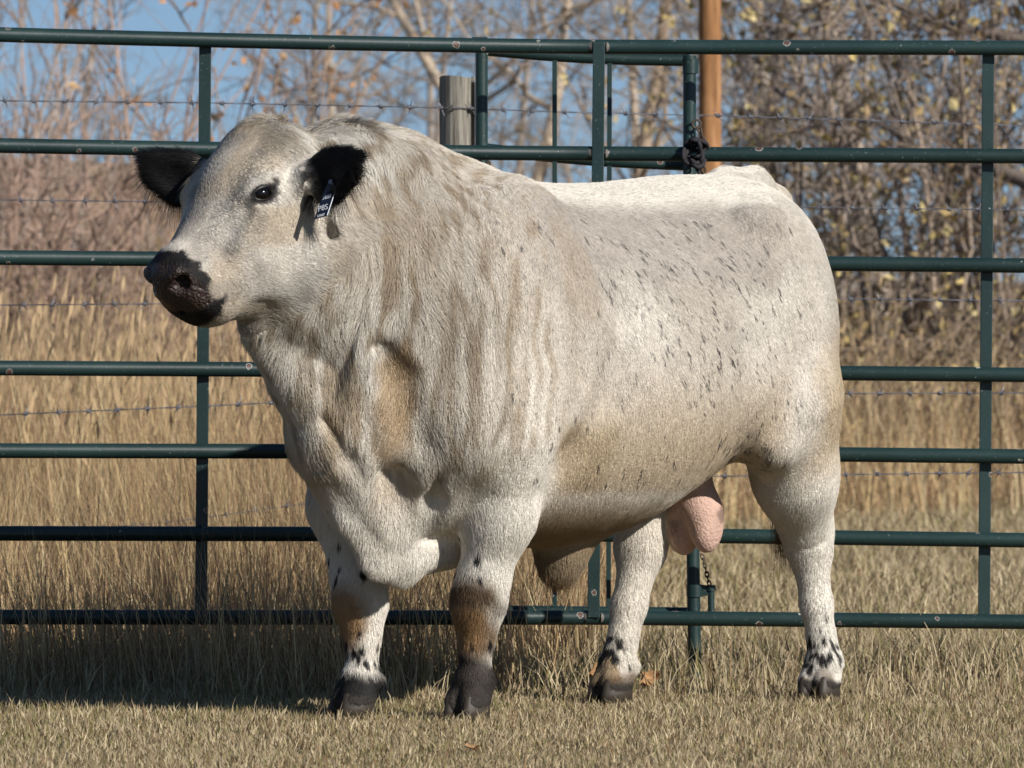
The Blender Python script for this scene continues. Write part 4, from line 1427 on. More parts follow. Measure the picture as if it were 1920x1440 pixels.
# seed heads on the tallest
sel = np.nonzero((th > 0.62) & (rng.random(len(th)) < 0.30))[0]
m = len(sel)
Lz = np.sqrt(np.maximum(1 - 0.5 * (tl[sel] ** 2).sum(axis=1), 0.15))
top = np.stack([tx[sel, 0] + tl[sel, 0] * th[sel], tx[sel, 1] + tl[sel, 1] * th[sel], th[sel] * Lz], axis=1)
V = np.zeros((m, 4, 3), np.float32)
hl = rng.uniform(0.05, 0.11, m); hw = rng.uniform(0.005, 0.011, m)
yaw = rng.uniform(0, math.pi, m); dv = np.stack([np.cos(yaw) * hw, np.sin(yaw) * hw, np.zeros(m)], axis=1)
ax = np.stack([tl[sel, 0] * 0.7 + 0.15, tl[sel, 1] * 0.7, np.full(m, 1.0)], axis=1); ax /= np.linalg.norm(ax, axis=1, keepdims=True)
V[:, 0] = top - ax * 0.02; V[:, 1] = top + ax * hl[:, None] * 0.4 + dv; V[:, 2] = top + ax * hl[:, None]; V[:, 3] = top + ax * hl[:, None] * 0.4 - dv
F4 = np.arange(m)[:, None] * 4 + np.array([0, 1, 2, 3])
C = np.repeat((np.array([0.46, 0.33, 0.19]) * rng.uniform(0.7, 1.2, (m, 1)))[:, None, :], 4, axis=1).reshape(-1, 3)
prop(link_mesh("grass_seed_heads", mesh_np("grass_seed_heads", V.reshape(-1, 3), F4, False, C), grass_mat), "feathery seed heads of the tall dry grass", "grass", None, "stuff")

# ------------------------------------------------------------------ the green livestock panel
PY = 1.75                                                       # how far behind the bull's front feet it stands
RAILS = ((65, 88, 90), (273, 288, 293), (483, 490, 498), (690, 695, 703), (845, 847, 856), (1000, 1002, 1013), (1157, 1158, 1166))
R_RAIL = 0.0208


def panel_pt(px, l, mid, r, off=0.0):
    if px < 1123:
        t = px / 1123.0
        return px_at(px, l + (mid - l) * (1 - (1 - t) ** 1.35 if 0 <= t <= 1 else t * 1.35 if t < 0 else 1), PY - 0.33 * (1 - t) + off)
    t = (px - 1123) / 797.0
    return px_at(px, mid + (r - mid) * t, PY - 0.08 * t + off)


panel = empty("livestock_panel", (0, PY, 0))
prop(panel, "long dark green steel livestock panel of seven round rails behind the bull", "panel")
for l, mid, r in RAILS:
    pts = [panel_pt(x, l, mid, r) for x in list(range(-420, 2660, 110))]
    tube("rail", pts, R_RAIL, paint, panel, 20)


def flat_bar(name, p0, p1, w, t, mat, parent, bevel=0.002):
    d = (p1 - p0); L = d.length; z = d.normalized()
    x = Vector((1, 0, 0)); x = (x - z * x.dot(z)).normalized(); y = z.cross(x)
    M = Matrix((x, y, z)).transposed()
    mb = MB(); mb.box((p0 + p1) / 2, (w, t, L), M, bevel)
    o = mb.build(name, mat, parent, False)
    return o


def row_at(i, px, off=0.0): return panel_pt(px, *RAILS[i], off)


flat_bar("upright", row_at(0, 385, 0.030) - Vector((0, 0, 0.004)), row_at(6, 377, 0.030), 0.0335, 0.016, paint, panel)
flat_bar("upright", row_at(0, 1123, -0.022) + Vector((0, 0, 0.012)), row_at(6, 1113, -0.022) + Vector((0, 0, 0.0)), 0.034, 0.014, paint, panel)
flat_bar("upright", row_at(0, 1853, 0.030) - Vector((0, 0, 0.004)), row_at(6, 1845, 0.030), 0.0335, 0.016, paint, panel)
for px in (-420, 2630):
    a, b_ = row_at(0, px), row_at(6, px)
    o = tube("end_post", [a + Vector((0, 0, R_RAIL)), Vector((b_.x, b_.y, 0.0))], R_RAIL, paint, panel, 16)
# weld collars where the rails meet the middle bar
weld_mat, nt, b = new_mat("weld", 0.6, 0.4)
nz = node(nt, "ShaderNodeTexNoise", Scale=120.0, Detail=3.0)
rp = ramp(nt, [(0.42, (0.012, 0.035, 0.034)), (0.52, (0.10, 0.05, 0.03)), (0.62, (0.34, 0.34, 0.32))])
nt.links.new(nz.outputs["Fac"], rp.inputs[0]); nt.links.new(rp.outputs[0], b.inputs["Base Color"])
for i in range(7):
    for dx in (-15, 15):
        p = row_at(i, 1123 - 10 * i / 6 + dx, -0.012)
        q = row_at(i, 1123 - 10 * i / 6 + dx * 1.35, -0.012)
        tube("weld", [p, p.lerp(q, 0.5), q], [0.016, 0.0135, 0.010], weld_mat, panel, 8)

# ------------------------------------------------------------------ walk-through gate standing just behind the panel
GY_ = PY + 0.20
gate = empty("walk_gate", (px_at(1095, 1000, GY_).x, GY_, 0))
prop(gate, "narrow dark green walk-through gate behind the panel, seen above the bull's back", "gate")


def ground_pt(px, y):
    p = px_at(px, HOR, y); return Vector((p.x, y, 0.0))


tube("stile", [px_at(903, 72, GY_), px_at(903, 300, GY_), Vector((px_at(899, 900, GY_).x, GY_, 0.02))], 0.0178, paint, gate, 14)
mb = MB(); mb.box(px_at(900, 72, GY_ + 0.01), (0.045, 0.05, 0.006), None, 0.002); mb.build("cap", paint, gate, False)
for (a, b_) in (((905, 93), (1292, 113)), ((905, 279), (1292, 309)), ((905, 490), (1292, 512)), ((905, 700), (1292, 716)), ((905, 930), (1292, 940)), ((905, 1146), (1292, 1150))):
    y0, y1 = a[1], b_[1]
    pts = [px_at(a[0] + (b_[0] - a[0]) * t, y0 + (y1 - y0) * t + (5 * math.sin(math.pi * t) if y0 < 300 else 0), GY_ + 0.012) for t in (0, 0.04, 0.12, 0.3, 0.5, 0.7, 0.9, 1)]
    tube("gate_rail", pts, 0.0172, paint, gate, 14)
for x0, x1 in ((1040, 1040), (1143, 1141)):
    flat_bar("gate_bar", px_at(x0, 100, GY_ + 0.012), px_at(x1, 1150, GY_ + 0.012), 0.0135, 0.020, paint, gate, 0.0015)
# latch post with collar, clamp, hinge pin
post = [px_at(1293, 104, GY_ - 0.05), px_at(1293, 600, GY_ - 0.05), Vector((px_at(1303, 1150, GY_ - 0.05).x, GY_ - 0.05, 0.0))]
lp = tube("latch_post", post, 0.0188, paint, gate, 18)
o = tube("collar", [px_at(1294.5, 111, GY_ - 0.05), px_at(1294.5, 138, GY_ - 0.05)], 0.0225, paint, None, 18)
o.parent = lp
o = tube("clamp", [px_at(1302.5, 1096, GY_ - 0.05), px_at(1302.5, 1119, GY_ - 0.05)], 0.0235, paint, None, 18); o.parent = lp
mb = MB(); mb.box(px_at(1322, 1107, GY_ - 0.05), (0.03, 0.012, 0.030), None, 0.002); o = mb.build("hinge_lug", paint, None, False); o.parent = lp
o = tube("hinge_pin", [px_at(1333, 1100, GY_ - 0.05), px_at(1334, 1163, GY_ - 0.05)], [0.0095, 0.0095], paint, None, 12); o.parent = lp
o = tube("pin_head", [px_at(1333, 1097, GY_ - 0.05), px_at(1333, 1108, GY_ - 0.05)], [0.0135, 0.0135], paint, None, 12); o.parent = lp


# chains and rope
def make_chain(name, pts, link, r, label, ring=None):
    root = empty(name, pts[0])
    prop(root, label, "chain")
    P_ = [Vector(p) for p in pts]
    seg = []
    tot = sum((P_[i + 1] - P_[i]).length for i in range(len(P_) - 1))
    nl = max(3, int(tot / (link * 1.45)))
    def along(s):
        for i in range(len(P_) - 1):
            l = (P_[i + 1] - P_[i]).length
            if s <= l: return P_[i].lerp(P_[i + 1], s / l), (P_[i + 1] - P_[i]).normalized()
            s -= l
        return P_[-1], (P_[-1] - P_[-2]).normalized()
    for k in range(nl):
        c, t = along(tot * (k + 0.5) / nl)
        up = Vector((0, 1, 0)) if k % 2 else Vector((1, 0.25, 0))
        u = (up - t * up.dot(t)).normalized()
        v = t.cross(u)
        M = Matrix((t, u, v)).transposed()
        mb = MB(); mb.torus(c, link * 0.55, r, M, 1.55, 14, 6)
        mb.build("link", rust_mat, root)
    if ring:
        mb = MB(); mb.torus(ring, 0.012, 0.0035, Matrix.Rotation(math.pi / 2, 3, 'X'), 1.0, 16, 6); mb.build("ring", rust_mat, root)
    return root


cy = GY_ - 0.085
make_chain("latch_chain", [px_at(1309, 238, cy), px_at(1316, 252, cy), px_at(1321, 275, cy), px_at(1320, 292, cy - 0.03), px_at(1319, 318, cy - 0.03), px_at(1318, 345, cy - 0.02)], 0.0105, 0.0026,
           "small rusty chain hooked on the latch post above the bull's rump", px_at(1306, 233, cy))
make_chain("hinge_chain", [px_at(1316, 1040, cy + 0.03), px_at(1322, 1062, cy + 0.02), px_at(1327, 1085, cy + 0.02), px_at(1331, 1098, cy + 0.02)], 0.009, 0.0022, "short thin chain hanging beside the hinge pin near the ground")
make_chain("stile_chain", [px_at(916, 302, GY_ - 0.01), px_at(918, 320, GY_ - 0.01), px_at(918, 345, GY_ - 0.01), px_at(915, 370, GY_ - 0.01)], 0.008, 0.0018, "thin chain hanging from the gate stile beside the wooden post")

rope = MB()
rx, rz = 1303, 288
for k, (dx, dy, w, hgt, tilt) in enumerate(((-6, -4, 15, 24, 0.3), (2, 0, 16, 26, -0.25), (8, -2, 13, 22, 0.5), (-2, 6, 17, 16, -0.6), (4, -8, 12, 18, 0.9))):
    pts = []
    for j in range(19):
        t = 2 * math.pi * j / 18
        x = math.cos(t) * w; z = math.sin(t) * hgt
        X_ = x * math.cos(tilt) - z * math.sin(tilt); Z_ = x * math.sin(tilt) + z * math.cos(tilt)
        pts.append(px_at(rx + dx + X_, rz + dy + Z_, PY - 0.06 + 0.030 * math.sin(2 * t + k) + 0.006 * k))
    rope.tube(pts, 0.0062, 7)
rope.tube([px_at(1312, 290, PY - 0.05), px_at(1320, 280, PY - 0.045), px_at(1326, 272, PY - 0.05)], [0.007, 0.006, 0.004], 7)
rope.tube([px_at(1295, 272, PY - 0.05), px_at(1287, 275, PY - 0.03), px_at(1282, 278, PY - 0.02)], [0.006, 0.006, 0.003], 7)
rope.tube([px_at(1298, 300, PY - 0.055), px_at(1306, 312, PY - 0.06), px_at(1311, 326, PY - 0.05)], [0.007, 0.007, 0.005], 7)
prop(rope.build("rope", rope_mat), "dark frayed rope knotted round the second rail at the latch post", "rope")

# ------------------------------------------------------------------ barbed wire fence
WY = 4.6
fence = empty("barbed_wire_fence", (px_at(866, 600, WY).x, WY, 0))
prop(fence, "five-strand barbed wire fence with a split grey wooden post behind the panel", "fence")
WIRES = (((-700, 186), (0, 189), (390, 193), (640, 198), (858, 203), (1050, 210), (1340, 217), (1600, 225), (1920, 236), (2600, 250)),
         ((-700, 372), (0, 375), (270, 378), (860, 384), (1470, 388), (1920, 394), (2600, 400)),
         ((-700, 576), (0, 572), (275, 570), (860, 560), (1550, 560), (1920, 564), (2600, 566)),
         ((-700, 800), (0, 778), (370, 762), (520, 755), (860, 742), (1580, 738), (1920, 737), (2600, 738)),
         ((-700, 1020), (0, 1000), (240, 986), (350, 975), (860, 905), (1350, 893), (1560, 890), (1920, 886), (2600, 884)))
barb = MB()
for k in range(3):
    barb.torus(((k - 1) * 0.0032, 0, 0), 0.0042, 0.0014, Matrix.Rotation(math.pi / 2, 3, 'Y'), 1.0, 8, 5)
for d in ((0.006, 0.010, 0.014), (-0.005, -0.008, -0.015), (0.009, -0.011, 0.009), (-0.008, 0.012, -0.008)):
    barb.tube([Vector((0, 0, 0)), Vector(d) * 1.15], [0.0016, 0.0006], 5)
barb_src = barb.build("barb", wire_mat, None)
barb_me = barb_src.data
bpy.data.objects.remove(barb_src)
for w_i, pts in enumerate(WIRES):
    xs = [p[0] for p in pts]; ys = [p[1] for p in pts]
    path = [px_at(x, np.interp(x, xs, ys), WY - 0.07) for x in range(-700, 2601, 30)]
    mb = MB()
    for ph in (0, math.pi):
        tw = [p + Vector((0, math.cos(i * 1.9 + ph), math.sin(i * 1.9 + ph))) * 0.0014 for i, p in enumerate(path)]
        mb.tube(tw, 0.0015, 5)
    wo = mb.build("wire", wire_mat, fence)
    s_px = 58
    x = -680 + 17 * w_i
    while x < 2590:
        p = px_at(x, np.interp(x, xs, ys), WY - 0.07)
        bo = bpy.data.objects.new("barb", barb_me)
        COL.objects.link(bo)
        bo.parent = wo
        bo.location = p
        bo.scale = (1.35, 1.35, 1.35)
        bo.rotation_euler = (random.uniform(0, 6.28), random.uniform(-0.15, 0.15), random.uniform(-0.2, 0.2))
        x += s_px + random.uniform(-4, 4)


def split_post(parent):
    """round weathered post split down the middle, uneven sawn top"""
    c = px_at(866, 145, WY)
    R0 = 0.0685
    zt = c.z
    for side, a0, a1, gap in ((-1, math.radians(105), math.radians(300), -0.004), (1, math.radians(-55), math.radians(100), 0.005)):
        V, F4, F3 = [], [], []
        nz_, na = 16, 14
        for j in range(nz_):
            z = zt * j / (nz_ - 1) * (1.0 if side < 0 else 0.992)
            for k in range(na):
                a = a0 + (a1 - a0) * k / (na - 1)
                r = R0 * (1.04 - 0.05 * z / zt) + 0.0012 * math.sin(5 * a + 2.5 * z) + random.uniform(-0.0008, 0.0008)
                V.append(Vector((c.x + gap + r * math.cos(a), WY + r * math.sin(a), z + (0.004 * math.sin(2 * a) if j == nz_ - 1 else 0))))
            V.append(Vector((c.x + gap, WY - 0.004, z)))
        na += 1
        for j in range(nz_ - 1):
            for k in range(na):
                k2 = (k + 1) % na
                F4.append((j * na + k, j * na + k2, (j + 1) * na + k2, (j + 1) * na + k))
        t = (nz_ - 1) * na
        ct = len(V); V.append(Vector((c.x + gap + 0.5 * R0 * math.cos((a0 + a1) / 2), WY + 0.5 * R0 * math.sin((a0 + a1) / 2), zt + 0.004)))
        for k in range(na): F3.append((t + k, t + (k + 1) % na, ct))
        link_mesh("post_half", mesh_np("post_half", [tuple(v) for v in V], [np.array(F4), np.array(F3)], False), post_mat, parent)


fence_post = empty("post", (0, 0, 0)); fence_post.parent = fence; fence_post.location = -fence.location
split_post(fence_post)
for o in fence_post.children: o.location = (0, 0, 0)
for w_i, pts in enumerate(WIRES):
    p = px_at(848, np.interp(848, [q[0] for q in pts], [q[1] for q in pts]), WY - 0.068)
    mb = MB(); mb.torus(p, 0.010, 0.0018, Matrix.Rotation(math.pi / 2, 3, 'Y'), 1.0, 10, 5)
    mb.build("staple", rust_mat, fence)


# ------------------------------------------------------------------ trees and brush
class Wood:
    """many tapered branches gathered into one mesh"""
    def __init__(s): s.V, s.F, s.C, s.tips, s.n = [], [], [], [], 0

    def branch(s, P, R, n, col):
        P = np.asarray(P); m = len(P)
        T = np.gradient(P, axis=0)
        T /= np.linalg.norm(T, axis=1, keepdims=True) + 1e-9
        ref = np.array([0.31, 0.77, 0.56]) if abs(T[0] @ np.array([0.31, 0.77, 0.56])) < 0.9 else np.array([1.0, 0, 0])
        U = ref - T * (T @ ref)[:, None]; U /= np.linalg.norm(U, axis=1, keepdims=True) + 1e-9
        W = np.cross(T, U)
        a = 2 * math.pi * np.arange(n) / n
        ring = P[:, None, :] + (U[:, None, :] * np.cos(a)[None, :, None] + W[:, None, :] * np.sin(a)[None, :, None]) * np.asarray(R)[:, None, None]
        s.V.append(ring.reshape(-1, 3))
        i = np.arange(m - 1)[:, None] * n; k = np.arange(n)[None, :]; k2 = (k + 1) % n
        s.F.append(np.stack([i + k, i + k2, i + n + k2, i + n + k], axis=-1).reshape(-1, 4) + s.n)
        s.C.append(np.tile(col, (m * n, 1)))
        s.n += m * n

    def build(s, name, parent, mat=None):
        me = mesh_np(name, np.concatenate(s.V), np.concatenate(s.F), True, np.concatenate(s.C))
        return link_mesh(name, me, mat or bark_mat, parent, (0, 0, 0))


trng = np.random.default_rng(21)


def rand_dir(d, spread):
    v = d + trng.normal(0, spread, 3)
    return v / np.linalg.norm(v)


def limb(p, d, L, r0, r1, nseg, wander, up):
    P = [np.array(p, float)]; d = np.array(d, float)
    for i in range(nseg):
        d = d + trng.normal(0, wander, 3) + np.array([0, 0, up])
        d /= np.linalg.norm(d)
        P.append(P[-1] + d * L / nseg)
    return np.array(P), np.linspace(r0, r1, nseg + 1), d


def leaves_mesh(name, pts, size, pal, parent, droop=0.5):
    n = len(pts)
    if n == 0: return
    u = trng.normal(0, 1, (n, 3)); u[:, 2] -= droop; u /= np.linalg.norm(u, axis=1, keepdims=True)
    w = np.cross(u, trng.normal(0, 1, (n, 3))); w /= np.linalg.norm(w, axis=1, keepdims=True)
    nn = np.cross(u, w)
    s = size * trng.uniform(0.6, 1.35, n)[:, None]
    V = np.stack([pts, pts + u * s * 0.5 + w * s * 0.36 + nn * s * 0.10, pts + u * s, pts + u * s * 0.5 - w * s * 0.36 + nn * s * 0.14], axis=1)
    b = np.arange(n)[:, None] * 4
    F = np.concatenate([b + np.array([0, 1, 2]), b + np.array([0, 2, 3])])
    col = np.asarray(pal)[trng.integers(0, len(pal), n)] * trng.uniform(0.7, 1.2, (n, 1))
    link_mesh(name, mesh_np(name, V.reshape(-1, 3), F, False, np.repeat(col, 4, axis=0)), leaf_mat, parent, (0, 0, 0))


def tree(name, label, cat, group, px, y, H, r, bark, twig, lean=(0, 0), limbs=8, first=0.18, spread=0.75, twigs=(6, 5, 2), leaf=None, droop=0.0, fork=None, tw=0.0055):
    base = px_at(px, HOR, y)
    root = empty(name, (base.x, y, 0))
    prop(root, label, cat, group)
    bark = np.array(bark); twig = np.array(twig)
    tk, cr = Wood(), Wood()
    tips = []
    d0 = np.array([lean[0], lean[1], 1.0]); d0 /= np.linalg.norm(d0)
    stems = [(np.zeros(3) + np.array([0, 0, -0.1]), d0, H, r)]
    if fork:
        stems = [(np.zeros(3) + np.array([0, 0, -0.1]), d0, H * fork[0], r)]
    P, R, d = limb(*stems[0][:3], r * 1.25, r * (0.25 if not fork else 0.8), 9, 0.06, 0.02)
    tk.branch(P, R, 9, bark)
    trunks = [(P, R)]
    if fork:
        for f in fork[1:]:
            dd = np.array([f, trng.normal(0, 0.15), 0.9])
            P2, R2, _ = limb(P[-1], dd / np.linalg.norm(dd), H * (1 - fork[0]), r * 0.72, r * 0.15, 8, 0.09, 0.05)
            tk.branch(P2, R2, 8, bark); trunks.append((P2, R2))
    for P, R in trunks:
        m = len(P)
        for i in range(limbs):
            t = first + (1 - first) * (i + trng.random()) / limbs
            k = min(int(t * (m - 1)), m - 2); f = t * (m - 1) - k
            p = P[k] * (1 - f) + P[k + 1] * f; rr = (R[k] * (1 - f) + R[k + 1] * f) * 0.55
            ang = trng.uniform(0, 6.283)
            dd = np.array([math.cos(ang) * spread, math.sin(ang) * spread, trng.uniform(0.25, 0.8)])
            L1 = H * trng.uniform(0.28, 0.46) * (1.1 - 0.5 * t)
            P1, R1, e1 = limb(p, dd / np.linalg.norm(dd), L1, max(rr, 0.016), 0.009, 6, 0.16, 0.05 - droop)
            tk.branch(P1, R1, 5, bark * trng.uniform(0.85, 1.1))
            for j in range(twigs[0]):
                t2 = trng.uniform(0.25, 1.0); k2 = min(int(t2 * 6), 5)
                p2 = P1[k2] + (P1[k2 + 1] - P1[k2]) * (t2 * 6 - k2)
                dd2 = rand_dir((P1[k2 + 1] - P1[k2]) / (np.linalg.norm(P1[k2 + 1] - P1[k2]) + 1e-9), 0.55)
                L2 = L1 * trng.uniform(0.3, 0.6)
                P2, R2, _ = limb(p2, dd2, L2, 0.011, tw, 4, 0.2, 0.03 - droop)
                cr.branch(P2, R2, 3, twig * trng.uniform(0.75, 1.15))
                for q in range(twigs[1]):
                    t3 = trng.uniform(0.2, 1.0); k3 = min(int(t3 * 4), 3)
                    p3 = P2[k3] + (P2[k3 + 1] - P2[k3]) * (t3 * 4 - k3)
                    dd3 = rand_dir((P2[k3 + 1] - P2[k3]) / (np.linalg.norm(P2[k3 + 1] - P2[k3]) + 1e-9), 0.6)
                    P3, R3, _ = limb(p3, dd3, L2 * trng.uniform(0.35, 0.7), tw, tw * 0.6, 3, 0.25, 0.03 - droop)
                    cr.branch(P3, R3, 3, twig * trng.uniform(0.7, 1.2))
                    tips.append(P3[-1]); tips.append(P3[1])
                    for z in range(twigs[2]):
                        dd4 = rand_dir((P3[-1] - P3[0]) / (np.linalg.norm(P3[-1] - P3[0]) + 1e-9), 0.7)
                        P4, R4, _ = limb(P3[trng.integers(1, 4)], dd4, L2 * trng.uniform(0.2, 0.4), tw * 0.75, tw * 0.45, 2, 0.25, 0.0 - droop)
                        cr.branch(P4, R4, 3, twig * trng.uniform(0.7, 1.25)); tips.append(P4[-1])
    tk.build("trunk", root)
    if cr.n: cr.build("crown", root)
    if leaf:
        n, size, pal = leaf
        tips = np.array(tips)
        tips = tips[tips[:, 2] > 0.2]
        leaves_mesh("leaves", tips[trng.integers(0, len(tips), n)] + trng.normal(0, 0.05, (n, 3)), size, pal, root)
    return root


def shrub(name, label, group, px, y, H, n_stem, col, spread=0.35, sub=(8, 4), leaf=None, r=0.018, droop=0.0, cat="shrub", tw=0.006):
    base = px_at(px, HOR, y)
    root = empty(name, (base.x, y, 0))
    prop(root, label, cat, group)
    col = np.array(col)
    tk, cr = Wood(), Wood()
    tips = []
    for i in range(n_stem):
        a = trng.uniform(0, 6.283); rad = abs(trng.normal(0, spread * 0.5))
        p = np.array([math.cos(a) * rad, math.sin(a) * rad, -0.05])
        d = np.array([math.cos(a) * spread * trng.uniform(0.2, 1.2), math.sin(a) * spread * trng.uniform(0.2, 1.2), 1.0])
        L = H * trng.uniform(0.65, 1.1)
        P, R, _ = limb(p, d / np.linalg.norm(d), L, r * trng.uniform(0.7, 1.4), 0.006, 7, 0.10, 0.02 - droop)
        tk.branch(P, R, 4, col * trng.uniform(0.8, 1.15))
        for j in range(sub[0]):
            t = trng.uniform(0.15, 1.0); k = min(int(t * 7), 6)
            p1 = P[k] + (P[k + 1] - P[k]) * (t * 7 - k)
            d1 = rand_dir((P[k + 1] - P[k]) / np.linalg.norm(P[k + 1] - P[k]), 0.45)
            L1 = L * trng.uniform(0.18, 0.40)
            P1, R1, _ = limb(p1, d1, L1, 0.009, tw, 4, 0.18, 0.03 - droop)
            cr.branch(P1, R1, 3, col * trng.uniform(0.75, 1.2))
            for q in range(sub[1]):
                k3 = trng.integers(0, 4)
                P2, R2, _ = limb(P1[k3], rand_dir((P1[k3 + 1] - P1[k3]) / np.linalg.norm(P1[k3 + 1] - P1[k3]), 0.55), L1 * trng.uniform(0.3, 0.7), tw, tw * 0.5, 3, 0.22, 0.02 - droop)
                cr.branch(P2, R2, 3, col * trng.uniform(0.7, 1.25)); tips.append(P2[-1]); tips.append(P2[1])
    tk.build("stems", root); cr.build("crown", root)
    if leaf:
        n, size, pal, zlo = leaf
        tips = np.array(tips); tips = tips[tips[:, 2] > zlo]
        if len(tips): leaves_mesh("leaves", tips[trng.integers(0, len(tips), n)] + trng.normal(0, 0.04, (n, 3)), size, pal, root)
    return root


BARK = (0.40, 0.32, 0.24); BARK_D = (0.14, 0.115, 0.10); TW_W = (0.36, 0.275, 0.20); TW_G = (0.31, 0.265, 0.23); TW_R = (0.38, 0.265, 0.205)
# bare trees in the middle distance, centre of the picture
tree("bare_tree", "thick bare forked tree standing straight behind the split fence post gap", "tree", None, 962, 50, 7.0, 0.125, BARK, TW_W, (-0.02, 0), 7, 0.2, 0.8, (6, 5, 2), None, 0.0, (0.36, -0.55, 0.40))
tree("bare_tree", "pale bare tree rising between the gate bars above the bull's back", "tree", None, 1150, 54, 8.0, 0.095, (0.40, 0.30, 0.215), TW_W, (0.02, 0), 10, 0.15, 0.8, (6, 5, 2))
tree("bare_tree", "slim bare tree beside the latch post, left of the orange pole", "tree", None, 1248, 58, 7.5, 0.07, BARK, TW_G, (-0.08, 0), 10, 0.12, 0.8, (6, 5, 2))
tree("bare_tree", "thin bare tree left of the split fence post, above the bull's neck", "tree", None, 800, 56, 7.0, 0.06, TW_G, TW_G, (0.05, 0), 10, 0.10, 0.8, (6, 5, 2))
tree("bare_tree", "thin bare tree above the bull's poll behind the orange leaves", "tree", None, 640, 60, 7.5, 0.075, (0.33, 0.28, 0.22), TW_G, (-0.10, 0), 9, 0.15, 0.75, (6, 5, 2))
tree("bare_tree", "slender bare tree between the left upright and the bull's head", "tree", None, 535, 55, 6.5, 0.055, (0.33, 0.28, 0.22), TW_G, (0.06, 0), 9, 0.12, 0.75, (6, 6, 2))
tree("bare_tree", "dark bare leaning tree just right of the orange pole", "tree", None, 1452, 48, 6.5, 0.11, BARK_D, TW_G, (-0.30, 0), 9, 0.15, 0.85, (6, 5, 2), (420, 0.085, [(0.48, 0.36, 0.16), (0.36, 0.25, 0.12)]), 0.02)
tree("bare_tree", "pale grey leaning tree half hidden in the yellow-leaved brush", "tree", None, 1475, 56, 7.0, 0.115, (0.36, 0.31, 0.26), TW_G, (-0.06, 0), 9, 0.15, 0.85, (6, 5, 2))
ORD = ("leftmost", "second", "third", "fourth", "fifth", "sixth", "seventh", "eighth", "rightmost")
# far row, seen only as a haze of twigs
for i, px in enumerate((-60, 130, 420, 720, 890, 1070, 1410, 1620, 1850)):
    tree("far_tree", "%s of the far bare trees in the row against the sky" % (ORD[i] if i in (0, 8) else ORD[i] + " from the left"), "tree", "far bare trees in a row", px + trng.uniform(-30, 30), 66 + trng.uniform(0, 14), trng.uniform(5.5, 8.0), trng.uniform(0.05, 0.09), TW_G, (0.30, 0.255, 0.23),
         (trng.normal(0, 0.08), 0), 9, 0.10, 0.8, (6, 4, 2), tw=0.006)
# reddish bare shrubs on the left
for i, (px, y, H, ns) in enumerate(((-20, 30, 4.6, 10), (90, 33, 4.8, 10), (190, 31, 4.4, 8), (285, 34, 3.8, 7), (10, 27, 2.5, 13), (130, 27, 2.2, 13), (235, 27.5, 2.1, 12), (330, 28, 1.9, 10), (440, 31, 2.0, 8))):
    tall = H > 3
    k = i if tall else i - 4
    lab = ("%s of the tall pinkish-brown bare shrubs reaching the top of the picture" if tall else "%s of the low bare shrubs left of the bull's head") % (ORD[k] if k == 0 else ORD[k] + " from the left")
    shrub("bare_shrub", lab, "bare shrubs on the left", px, y, H, ns, TW_R if i % 3 else (0.34, 0.27, 0.22), 0.30, (7, 3) if tall else (9, 4), tw=0.0045 if tall else 0.006)
# sapling that kept its orange leaves
shrub("leafy_sapling", "bare sapling holding clusters of orange-brown leaves above the bull's head", None, 545, 29, 4.6, 6, (0.30, 0.21, 0.15), 0.22, (8, 3), (130, 0.075, [(0.56, 0.30, 0.14), (0.46, 0.24, 0.11), (0.60, 0.40, 0.22)], 2.3), 0.016)
# brush with last yellow leaves on the right
YEL = [(0.55, 0.42, 0.17), (0.44, 0.32, 0.15), (0.34, 0.235, 0.13), (0.58, 0.48, 0.24)]
for i, (px, y, H, ns, cl) in enumerate(((1545, 29, 4.6, 9, (0.33, 0.265, 0.215)), (1650, 31, 5.2, 10, (0.29, 0.235, 0.195)), (1760, 28, 5.0, 10, (0.33, 0.26, 0.205)), (1870, 30, 5.2, 12, (0.24, 0.195, 0.165)), (1980, 28, 4.8, 11, (0.28, 0.225, 0.185)),
                                  (1480, 33, 4.2, 6, (0.34, 0.275, 0.225)))):
    shrub("yellow_leaved_brush", {1480: "thin yellow-leaved brush nearest the orange pole", 1545: "yellow-leaved brush standing just above the bull's tail head", 1650: "tall grey-brown yellow-leaved brush midway between the orange pole and the right upright", 1760: "yellow-leaved brush just left of the right upright", 1870: "dark tangled yellow-leaved brush right behind the right upright", 1980: "yellow-leaved brush cut by the right edge of the picture"}[px], "yellow-leaved brush on the right", px, y, H, ns, cl, 0.42, (9, 4), (420, 0.085, YEL, 0.3), 0.022, 0.035)
tree("drooping_tree", "old tree with dark drooping limbs behind the right upright", "tree", None, 1905, 27, 5.6, 0.15, (0.16, 0.13, 0.11), (0.17, 0.135, 0.115), (0.05, 0), 11, 0.25, 0.95, (7, 5, 3), (700, 0.08, YEL), 0.07)
tree("drooping_tree", "old tree with pale drooping limbs in the yellow-leaved brush, nearer the orange pole", "tree", None, 1680, 35, 5.4, 0.11, (0.33, 0.27, 0.22), (0.25, 0.20, 0.16), (-0.05, 0), 10, 0.25, 0.95, (7, 5, 3), (500, 0.08, YEL), 0.06)

